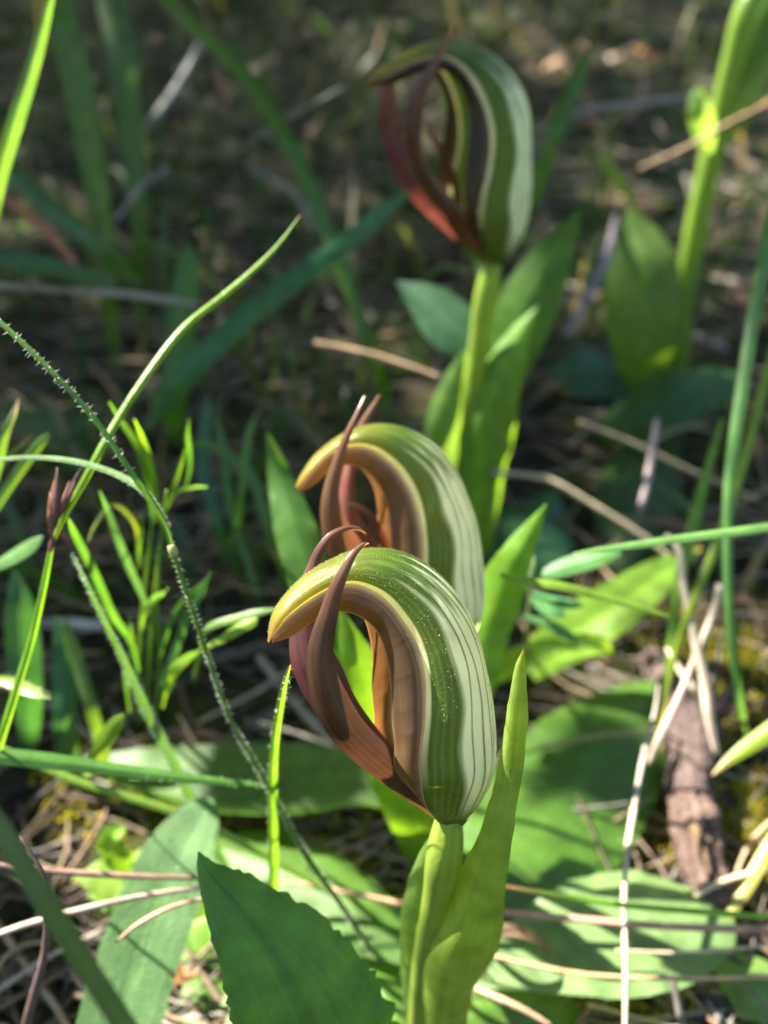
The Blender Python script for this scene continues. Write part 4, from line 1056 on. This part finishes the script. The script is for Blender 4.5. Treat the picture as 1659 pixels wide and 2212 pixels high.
for pts, c, lb, kw in BG:
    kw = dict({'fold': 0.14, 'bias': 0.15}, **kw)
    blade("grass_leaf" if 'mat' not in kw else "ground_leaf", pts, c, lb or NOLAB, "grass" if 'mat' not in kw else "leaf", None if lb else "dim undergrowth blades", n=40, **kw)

STK = [
 ([(535, 308, 5.5, .26), (640, 245, 7.2, .26), (745, 188, 8.8, .26)], (0.240, 0.198, 0.156), "pale straight stick behind, pointing at the shaded orchid's hood tip", "stick"),
 ([(445, 70, 14.3, .36), (400, 160, 18.7, .36), (355, 230, 22.0, .36), (310, 280, 13.2, .36)], (0.168, 0.150, 0.150), "grey bark strip far behind, beside the long dark arching blade", "bark"),
 ([(250, 480, 8.8, .3), (300, 410, 9.9, .3), (365, 362, 11.0, .3)], (0.180, 0.162, 0.168), "grey curved straw low behind the broad dim blade", "straw"),
 ([(545, 370, 11.0, .3), (610, 400, 14.3, .3), (650, 440, 14.3, .3), (680, 500, 8.8, .3)], (0.180, 0.168, 0.168), "grey curved straw behind the long arching blade", "straw"),
 ([(-20, 410, 20, .24), (80, 480, 20, .24), (160, 570, 16, .24), (190, 620, 10, .245)], (0.30, 0.13, 0.06), "rusty stalk slanting down at the left edge", "stalk"),
 ([(-20, 618, 16, .23), (150, 628, 16, .23), (300, 640, 18, .23), (430, 660, 14, .23)], (0.26, 0.22, 0.18), "level grey straw behind the sedge bract", "straw"),
 ([(680, 740, 10, .2), (800, 765, 12, .2), (950, 815, 10, .2)], (0.34, 0.26, 0.16), "tan straw behind the sunlit hood, pointing at the tall sheath", "straw"),
 ([(600, 310, 5.5, .28), (480, 240, 6.6, .28), (380, 200, 4.4, .28)], (0.144, 0.120, 0.096), "thin dim stick meeting the pale straight stick", "stick"),
 ([(1150, 285, 6.6, .34), (1260, 240, 13.2, .33), (1380, 225, 14.3, .33), (1490, 210, 13.2, .33)], (0.240, 0.216, 0.216), "pale broken stick lying level behind the shaded orchid", "stick"),
 ([(1380, 365, 8.8, .27), (1480, 320, 9.4, .265), (1560, 275, 11.0, .26), (1640, 235, 13.2, .26), (1720, 190, 13.2, .26)], (0.216, 0.144, 0.072), "long brown stalk leaning across the pale orchid stem", "stalk"),
 ([(1330, 470, 14, .3), (1310, 560, 22, .29), (1270, 640, 20, .285), (1220, 730, 12, .28)], (0.16, 0.13, 0.15), "dark purple-grey twig right of the tall orchid's pointed leaf", "twig"),
 ([(1420, 905, 12, .2), (1405, 1000, 16, .2), (1388, 1085, 16, .2), (1380, 1110, 10, .2)], (0.22, 0.18, 0.18), "grey twig standing in front of the dark ground leaf", "twig"),
 ([(1060, 1020, 12, .21), (1180, 1035, 13, .21), (1280, 1090, 13, .21), (1390, 1160, 13, .21), (1480, 1230, 12, .21)], (0.34, 0.25, 0.14), "long bent tan stem passing behind the upright glowing leaf", "stalk"),
 ([(1250, 910, 8, .22), (1350, 950, 10, .22), (1500, 1020, 10, .22), (1640, 1080, 8, .22)], (0.26, 0.2, 0.13), "thin tan straw over the dark ground leaf at right", "straw"),
 ([(430, 1560, 8, 'g'), (560, 1490, 10, ('z', .006)), (700, 1400, 9, ('z', .006))], (0.34, 0.27, 0.19), "straw on the ground left of the front orchid's sepals", "straw"),
 ([(560, 1420, 20, 'g'), (640, 1520, 22, 'g'), (720, 1610, 22, 'g')], (0.26, 0.2, 0.16), "thick grey-brown stick under the front orchid's sepals", "stick"),
 ([(560, 1560, 7, ('z', .01)), (660, 1590, 8, ('z', .01)), (760, 1630, 7, ('z', .01))], (0.34, 0.27, 0.19), "fine straw below the thick grey-brown stick", "straw"),
 ([(600, 1860, 9, 'g'), (720, 1820, 11, 'g'), (840, 1770, 11, 'g')], (0.30, 0.2, 0.13), "brown straw in the shade under the front orchid", "straw"),
 ([(560, 1900, 9, 'g'), (700, 1850, 11, 'g'), (850, 1800, 11, 'g')], (0.32, 0.2, 0.15), "pinkish straw beside the brown straw in the orchid's shade", "straw"),
 ([(690, 1980, 16, ('z', .006)), (730, 1900, 22, ('z', .008)), (790, 1850, 12, ('z', .006))], (0.34, 0.16, 0.05), "orange-brown dead sheath on the ground left of the front stem", "dead leaf"),
 ([(80, 1345, 20, 'g'), (150, 1347, 24, 'g'), (230, 1352, 20, 'g')], (0.46, 0.44, 0.46), "pale papery straw lying behind the sedge stem", "straw"),
]
for pts, c, lb, cat in STK:
    straw(pts, c, lb, name={"stick": "dry_stick", "bark": "bark_strip", "straw": "dry_straw", "stalk": "dry_stalk", "twig": "twig", "dead leaf": "dead_sheath"}[cat], cat=cat, knobs=0.05, flat=0.5 if cat in ("bark", "dead leaf") else 1.0)

# dead leaves scattered on the ground behind
spots = [(1395, 10, 34), (1445, 60, 26), (1410, 95, 20), (1240, 20, 30), (1190, 185, 34), (1175, 170, 20), (1170, 480, 44), (1320, 430, 26), (1385, 440, 34), (1230, 375, 22), (1490, 660, 26), (1560, 620, 26),
         (1590, 450, 30), (1640, 250, 40), (1530, 30, 34), (1600, 330, 30), (1290, 560, 26), (1560, 880, 26), (770, 60, 30), (720, 20, 30), (700, 510, 26), (60, 640, 40), (120, 560, 44), (520, 520, 30), (230, 480, 36),
         (1330, 90, 28), (1270, 300, 24), (1440, 300, 26), (1480, 120, 28), (1250, 620, 24), (820, 30, 26), (640, 90, 30), (520, 30, 36), (1530, 740, 30), (1620, 560, 26)]
for k, (x, y, wd) in enumerate(spots):
    d0 = min(depth_of(PG(x, y, 0.004)), 0.9) if (x, y) else .5
    P = PD(x, y, d0)
    P[2] = terrain(P[0], P[1]) + 0.006
    a = random.uniform(0, 6.28)
    u = np.array([cos(a), sin(a), random.uniform(-.3, .5)])
    L = wd * 1.3 * d0 / F_PX * random.uniform(.8, 1.4)
    W = wd * .75 * d0 / F_PX
    rows = [list(P - u * L) + [W * .1], list(P - u * L * .4) + [W], list(P + u * L * .3 + Z * W * .2) + [W * .9], list(P + u * L) + [W * .05]]
    cc = random.choice([(0.34, 0.20, 0.11), (0.42, 0.27, 0.17), (0.36, 0.30, 0.24), (0.28, 0.14, 0.07)])
    strip("dead_leaf", rows, M_DEAD, cc, None, "fallen brown dead leaf in the litter behind the orchids", "dead leaf", "fallen dead leaves behind", world=True,
          n=14, m=7, cup=random.uniform(-.3, .3), nref=unit(np.array([random.gauss(0, .4), random.gauss(0, .4), 1])))

# ---- uncountable ground cover
def scatter_strips(name, label, cat, mat, items, group=None):
    VV, FF, UU, CC = [], [], [], []
    o = 0
    for rows, c, kw, kind in items:
        V, Fc, UV = strip_geo(rows, **kw) if kind == 's' else tube_geo(rows, **kw)
        VV.append(V); UU.append(UV)
        FF += [tuple(i + o for i in f) for f in Fc]
        CC.append(np.repeat(np.array([c]), len(V), 0) * (0.85 + 0.3 * UV[:, 1:2]))
        o += len(V)
    ob = link(name, np.concatenate(VV), FF, mat, None, np.concatenate(CC), np.concatenate(UU), origin=(0, 0, 0))
    tag(ob, label, cat, None, "stuff")
    return ob

def in_view(x, y, pad=0.06):
    return abs(x) < 0.52 * (y + 0.05) + pad

R_ = random.Random(21)
# straw litter
items = []
n_l = 0
while n_l < 2600:
    y = 0.06 + 1.6 * R_.random() ** 1.9
    x = R_.uniform(-1, 1) * (0.52 * (y + 0.05) + .06)
    sc = 1.0 + 1.6 * min(y, 1)
    L = R_.uniform(0.012, 0.05) * sc
    a = R_.gauss(0.3, 0.9)
    z0 = terrain(x, y)
    dz = R_.uniform(0, .010) * (1 if y > .16 else .12)
    tl_ = R_.gauss(0, .12)
    bend = R_.gauss(0, .12)
    p = np.array([x, y, z0 + .001 + dz])
    u = np.array([cos(a), sin(a), tl_]); v = np.array([-sin(a), cos(a), 0])
    wd = R_.uniform(0.0004, 0.0012) * (1 + .6 * min(y, 1))
    c = R_.choice([STRAW, GREYSTRAW, PINKSTRAW, (0.22, 0.15, 0.09), (0.15, 0.10, 0.07), (0.10, 0.07, 0.05), (0.28, 0.24, 0.2)])
    k = R_.uniform(.3, .85)
    q0, q1, q2 = p - u * L / 2, p + v * bend * L, p + u * L / 2
    for q in (q0, q2): q[2] = max(q[2], terrain(q[0], q[1]) + .0008)
    items.append(([list(q0) + [wd], list(q1) + [wd], list(q2) + [wd * .5]], tuple(i * k for i in c), dict(n=5, m=4, cap=False), 't'))
    n_l += 1
scatter_strips("straw_litter", "tangle of fine dry straw and bits covering the dark ground", "litter", M_STRAW, items)

# undergrowth grass behind
items = []
n_g = 0
while n_g < 1700:
    y = 0.17 + 2.6 * R_.random() ** 1.7
    x = R_.uniform(-1, 1) * (0.52 * (y + 0.05) + .12)
    if y < .30 and abs(x - .05) < .05: continue
    h = R_.uniform(0.015, 0.06) * (1 + .9 * min(y, 1.5))
    if y < .3: h *= .7
    a = R_.uniform(0, 6.28)
    ln = R_.uniform(.1, 1.0) * h
    z0 = terrain(x, y) - .002
    b0 = np.array([x, y, z0])
    d = np.array([cos(a), sin(a), 0])
    wd = R_.uniform(.0010, .0034) * (1 + .3 * min(y, 1))
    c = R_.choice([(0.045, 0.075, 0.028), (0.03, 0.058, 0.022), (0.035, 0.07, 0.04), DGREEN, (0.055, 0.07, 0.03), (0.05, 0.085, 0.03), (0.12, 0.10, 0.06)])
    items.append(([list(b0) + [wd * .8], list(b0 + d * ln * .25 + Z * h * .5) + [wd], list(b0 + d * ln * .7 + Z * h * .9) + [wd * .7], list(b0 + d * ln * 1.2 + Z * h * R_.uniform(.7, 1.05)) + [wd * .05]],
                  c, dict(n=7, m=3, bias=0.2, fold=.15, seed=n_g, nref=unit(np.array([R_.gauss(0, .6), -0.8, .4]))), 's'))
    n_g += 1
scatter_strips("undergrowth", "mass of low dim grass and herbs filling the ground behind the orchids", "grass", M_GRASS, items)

items = []
for k in range(1500):
    y = 0.19 + 1.9 * R_.random() ** 1.6
    x = R_.uniform(-1, 1) * (0.52 * (y + 0.05) + .12)
    if k % 3 == 0: x = -abs(x)
    if y < .27 and x > -.02 and abs(x - .05) < .05: continue
    L = R_.uniform(.03, .12) * (1 + min(y, 1))
    if y < .5: L = min(L, .012 + .11 * y)
    a = R_.uniform(0, 6.28)
    d = np.array([cos(a), sin(a), 0])
    e_ = R_.choice([.1, .2, .35, .7, 1.2] if y > .5 else [.05, .1, .25, .5])
    b0 = np.array([x, y, terrain(x, y) + R_.uniform(0, .012)])
    m_ = b0 + d * L * .5 + Z * L * .5 * e_
    q_ = b0 + d * L + Z * L * e_ * R_.uniform(.2, .9)
    q_[2] = max(q_[2], terrain(q_[0], q_[1]) + .001)
    wd = R_.uniform(.0005, .0014) * (1 + .5 * min(y, 1))
    kk = R_.uniform(.35, .9)
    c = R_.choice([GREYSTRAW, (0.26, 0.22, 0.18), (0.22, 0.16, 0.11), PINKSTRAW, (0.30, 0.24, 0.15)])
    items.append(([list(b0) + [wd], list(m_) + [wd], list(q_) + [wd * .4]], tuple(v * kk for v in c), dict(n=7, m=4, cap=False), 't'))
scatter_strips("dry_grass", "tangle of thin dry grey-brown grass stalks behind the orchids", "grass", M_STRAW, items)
EXTRA = random.Random(77)
def beyond(n, y0, y1):
    out = []
    while len(out) < n:
        x, y = EXTRA.uniform(-.75, .75), EXTRA.uniform(y0, y1)
        if abs(x) > 0.52 * (y + 0.05) + .05 or y < 0.06: out.append((x, y))
    return out
items = []
for (x, y) in beyond(2600, -.25, .9):
    L, a = EXTRA.uniform(.015, .06), EXTRA.uniform(0, 6.28)
    u = np.array([cos(a), sin(a), 0]) * L / 2
    p = np.array([x, y, 0.0])
    rows = []
    for q, wd in ((p - u, 1), (p + np.array([-u[1], u[0], 0]) * .2, 1), (p + u, .5)):
        q = q.copy(); q[2] = terrain(q[0], q[1]) + .001 + EXTRA.uniform(0, .002)
        rows.append(list(q) + [wd * EXTRA.uniform(.0005, .0013)])
    k = EXTRA.uniform(.3, .85)
    items.append((rows, tuple(v * k for v in EXTRA.choice([STRAW, GREYSTRAW, PINKSTRAW, BROWN])), dict(n=5, m=4, cap=False), 't'))
scatter_strips("straw_litter", "fine dry straw scattered on the soil around the orchid patch", "litter", M_STRAW, items)
items = []
for (x, y) in beyond(1500, -.25, 1.0):
    h, a = EXTRA.uniform(.015, .06), EXTRA.uniform(0, 6.28)
    if y < .1: h *= .45
    b0 = np.array([x, y, terrain(x, y) - .002]); d = np.array([cos(a), sin(a), 0]) * h * .6
    wd = EXTRA.uniform(.0012, .004)
    items.append(([list(b0) + [wd * .8], list(b0 + d * .3 + Z * h * .5) + [wd], list(b0 + d + Z * h * .9) + [wd * .05]],
                  EXTRA.choice([GREEN, DGREEN, BGREEN, OLIVE]), dict(n=6, m=3, fold=.15, nref=unit(np.array([EXTRA.gauss(0, .7), EXTRA.gauss(0, .7), .4]))), 's'))
scatter_strips("undergrowth", "low grass growing on around the orchid patch", "grass", M_GRASS, items)

# yellow moss
items = []
n_m = 0
patches = [(1600, 1700, .016), (1590, 1800, .014), (1440, 1620, .010), (1420, 1750, .012), (1640, 1900, .012), (1290, 2180, .012), (1230, 2160, .009), (1380, 2180, .010), (1560, 1480, .016), (1450, 1330, .02), (700, 1840, .016), (880, 1900, .014), (1610, 1350, .02), (560, 1800, .014), (250, 1700, .016)]
for (px, py, r0) in patches:
    c0 = PG(px, py)
    for k in range(420):
        rr = r0 * math.sqrt(R_.random()); a = R_.uniform(0, 6.28)
        x, y = c0[0] + rr * cos(a) * 1.2, c0[1] + rr * sin(a)
        h = R_.uniform(.0012, .0040)
        b0 = np.array([x, y, terrain(x, y) - .0005])
        d = np.array([R_.gauss(0, .5), R_.gauss(0, .5), 1.0])
        c = R_.choice([(0.22, 0.20, 0.02), (0.16, 0.17, 0.02), (0.10, 0.12, 0.02), (0.28, 0.23, 0.03)])
        items.append(([list(b0) + [.0005], list(b0 + d * h * .5) + [.0009], list(b0 + d * h) + [.0002]], c, dict(n=3, m=3, bias=.2, seed=1, nref=unit(np.array([R_.gauss(0, 1), -1, .3]))), 's'))
scatter_strips("moss", "yellow-green moss cushions on the soil around the branch and leaves", "moss", M_GRASS, items)

# ================================================================== unseen shrub, added and shaped to shade the ground behind
def shrub():
    t0 = np.array([-1.45, 1.25, terrain(-1.45, 1.25)])
    e = empty("added_shade_shrub", t0, "unseen leafy shrub added toward the sun, leaves placed to dapple the orchids and shade the ground behind", "shrub")
    rr = random.Random(5)
    trunk = [list(t0 - Z * .03) + [.07], list(t0 + np.array([.03, -.03, .5])) + [.055], list(t0 + np.array([.1, -.02, 1.0])) + [.045], list(t0 + np.array([.2, .0, 1.7])) + [.02]]
    tube("trunk", trunk, M_BARK, (0.10, 0.075, 0.055), e, world=True, n=30, m=12, knobs=.05)
    for (dx, dy, dz) in ((.5, -.6, 1.0), (1.0, .1, 1.1), (.6, .7, 1.3), (1.6, .4, 1.4), (.2, -.9, .9), (-.4, .2, 1.5)):
        s = t0 + np.array([.08, -.02, .85])
        q = t0 + np.array([dx, dy, dz])
        tube("branch", [list(s) + [.03], list((s + q) / 2 + Z * .08) + [.02], list(q) + [.006]], M_BARK, (0.10, 0.075, 0.055), e, world=True, n=16, m=8)
    VV, FF, CC, UU = [], [], [], []
    o = 0
    def foot(X):
        return X - SUN * ((X[2] - .06) / SUN[2])
    lit = [(foot(X)[0], foot(X)[1], r) for X, r in (
        (PY(850, 1300, .058), .026), (PY(960, 1500, .058), .022), (PY(900, 1700, .058), .018), (PY(850, 1000, .092), .024), (PY(960, 1150, .092), .02), (PY(800, 1200, .092), .016),
        (PG(1370, 1990), .021), (PG(1500, 1980), .016), (PG(1560, 1800), .02), (PG(1480, 1600), .016), (PG(1580, 1500), .022), (PG(1390, 1500, .008), .006), (PY(1500, 1400, .13), .013),
        (PG(1330, 1300, .03), .017), (PY(1110, 1200, .098), .012), (PD(250, 920, .113), .022), (PD(480, 640, .12), .014), (PD(60, 1400, .116), .02), (PD(330, 1250, .135), .024), (PD(100, 950, .13), .02), (PD(40, 150, .14), .016),
        (PD(400, 1350, .11), .02), (PD(480, 1500, .115), .02), (PG(560, 1770, .014), .006), (PG(720, 1770, .016), .006), (PG(300, 1900), .02), (PG(450, 2000), .016), (PD(300, 2000, .13), .016), (PG(150, 2150), .022), (PG(420, 2150), .014),
        (PG(750, 1990), .016), (PG(850, 2150), .012), (PY(850, 1650, .090), .016), (PD(590, 1700, .1), .016), (PY(905, 1950, .058), .010), (PG(1110, 1840, .01), .007), (PG(1640, 2160), .016), (PD(1650, 1590, .15), .012),
        (PY(1120, 730, .181), .012), (PY(965, 890, .181), .010), (PY(1050, 680, .181), .012), (PY(1050, 900, .181), .010), (PY(1590, 1000, .12), .016), (PD(1400, 1170, .122), .016), (PY(1510, 430, .3), .012), (PY(1570, 200, .3), .02), (PY(1620, 60, .3), .02),
        (PD(1500, 1300, .163), .013), (PD(1480, 1500, .165), .013), (PG(1250, 1370, .02), .012), (PG(1430, 1240, .033), .012), (PD(330, 1080, .14), .02), (PD(270, 1400, .15), .02), (PY(1080, 1320, .09), .012), (PG(1560, 1650), .016), (PG(1250, 2050), .014), (PY(1060, 1700, .058), .012), (PY(1000, 1900, .058), .010),
        (PG(1640, 250), .03), (PG(1400, 60), .05), (PG(1240, 30), .05), (PG(1180, 180), .02), (PG(1600, 500), .02), (PG(1380, 430), .012), (PG(1320, 430), .01), (PG(1400, 210), .03), (PG(500, 40), .03), (PG(150, 520), .01), (PG(800, 60), .03))]
    dark = [(foot(X)[0], foot(X)[1], r) for X, r in (
        (PG(1240, 1700, .01), .011), (PG(1180, 1800, .01), .009), (PG(1300, 1620, .01), .010), (PG(1100, 1930, .01), .008), (PD(640, 2120, .101), .014), (PD(560, 2000, .101), .010), (PD(700, 2200, .101), .013), (PY(1010, 420, .182), .018), (PY(900, 250, .182), .03),
        (PY(1060, 150, .182), .03), (PD(400, 700, .25), .05), (PG(50, 2080), .012), (PY(630, 1100, .118), .010), (PD(430, 80, .245), .022), (PD(520, 160, .24), .02), (PD(400, 160, .36), .04), (PG(640, 1670, .014), .007), (PG(520, 1670, .012), .007), (PG(760, 1680, .016), .007), (PG(40, 1720), .012), (PG(140, 2190), .008))]
    lit += [(rr.uniform(-.05, .6), rr.uniform(.3, 1.8), rr.uniform(.006, .018)) for _ in range(60)]
    LA = np.array(lit)
    KA = np.array([(foot(X)[0], foot(X)[1], r) for X, r in ((PY(1120, 730, .181), .010), (PY(1050, 660, .181), .010), (PY(965, 890, .181), .008), (PG(1370, 1990), .016), (PY(960, 1150, .092), .016))])
    for k in range(34000):
        if k < 2500:                                   # unseen leaves added to shade single chosen spots
            hx, hy, hr = dark[k % len(dark)]
            a, r0 = rr.uniform(0, 6.28), hr * math.sqrt(rr.random())
            x, y = hx + r0 * cos(a), hy + r0 * sin(a)
            ll = rr.uniform(.004, .010)
            L = rr.uniform(.5, .8)
            if (((KA[:, 0] - x) ** 2 + (KA[:, 1] - y) ** 2) < (KA[:, 2] + ll * .8) ** 2).any(): continue
        else:
            x, y = rr.uniform(-.7, .8), rr.uniform(-.35, 1.2)
            ll = rr.uniform(.014, .030)
            if k < 6500:
                x, y = rr.uniform(-.25, .25), rr.uniform(-.1, .24)
                ll = rr.uniform(.007, .015)
            if k > 24000:
                x, y = rr.uniform(-1.5, 1.7), rr.uniform(1.1, 3.2)
                ll = rr.uniform(.03, .07)
            L = rr.uniform(.75, 1.35)
            if (((LA[:, 0] - x) ** 2 + (LA[:, 1] - y) ** 2) < (LA[:, 2] + min(ll, .03) * .85) ** 2).any(): continue
        P = np.array([x, y, .06])
        Q = P + SUN * L
        a = rr.uniform(0, 6.28)
        u = np.array([cos(a), sin(a), rr.gauss(0, .4)]); u = unit(u)
        n_ = unit(np.array([rr.gauss(0, .4), rr.gauss(0, .4), 1]))
        s = unit(np.cross(u, n_)) * ll * .42
        V = [Q - u * ll, Q - s - n_ * .002, Q + s - n_ * .002, Q + u * ll, Q]
        VV += V; FF += [(o, o + 1, o + 4), (o, o + 4, o + 2), (o + 1, o + 3, o + 4), (o + 4, o + 3, o + 2)]
        c = np.array(rr.choice([(0.05, 0.10, 0.02), (0.04, 0.08, 0.02), (0.07, 0.12, 0.025)]))
        CC += [c] * 5; UU += [(0.5, 0), (0, .5), (1, .5), (.5, 1), (.5, .5)]
        o += 5
    link("crown", VV, FF, M_LEAF, e, np.array(CC), np.array(UU))["kind"] = "stuff"
shrub()
def sky_block_shrub(cx, cy, h, seed):  # unseen shrub, added around the scene to block low sky light
    rr = random.Random(seed)
    b = np.array([cx, cy, terrain(cx, cy)])
    e = empty("sky_blocking_shrub", b, "unseen leafy shrub added in a ring to keep low sky light off the orchids", "shrub", "unseen shrubs added to block sky light")
    for k in range(3):
        q = b + np.array([rr.gauss(0, .25), rr.gauss(0, .25), h * .8])
        tube("trunk", [list(b - Z * .05) + [.05], list((b + q) / 2) + [.035], list(q) + [.01]], M_BARK, (0.10, 0.075, 0.055), e, world=True, n=12, m=8)
    VV, FF, CC, UU = [], [], [], []
    for k in range(1500):
        v = unit(np.array([rr.gauss(0, 1), rr.gauss(0, 1), rr.gauss(0, 1)])) * rr.uniform(.45, 1.0) ** .5
        Q = b + np.array([v[0] * .95, v[1] * .95, h * .52 + v[2] * h * .5])
        ll = rr.uniform(.05, .11)
        u = unit(np.array([rr.gauss(0, 1), rr.gauss(0, 1), rr.gauss(0, .6)]))
        n_ = unit(np.array([rr.gauss(0, .6), rr.gauss(0, .6), 1]))
        sd_ = unit(np.cross(u, n_)) * ll * .4
        o = len(VV)
        VV += [Q - u * ll, Q - sd_ - n_ * .01, Q + sd_ - n_ * .01, Q + u * ll, Q]
        FF += [(o, o + 1, o + 4), (o, o + 4, o + 2), (o + 1, o + 3, o + 4), (o + 4, o + 3, o + 2)]
        CC += [np.array(rr.choice([(0.05, 0.09, 0.02), (0.035, 0.07, 0.018), (0.06, 0.10, 0.025)]))] * 5
        UU += [(0.5, 0), (0, .5), (1, .5), (.5, 1), (.5, .5)]
    link("crown", VV, FF, M_LEAF, e, np.array(CC), np.array(UU))["kind"] = "stuff"
for k in range(13):
    a = 2 * pi * k / 13 + .1
    sky_block_shrub(2.9 * sin(a), 2.9 * cos(a) + .6, 1.8 + .35 * sin(k * 2.3), 40 + k)
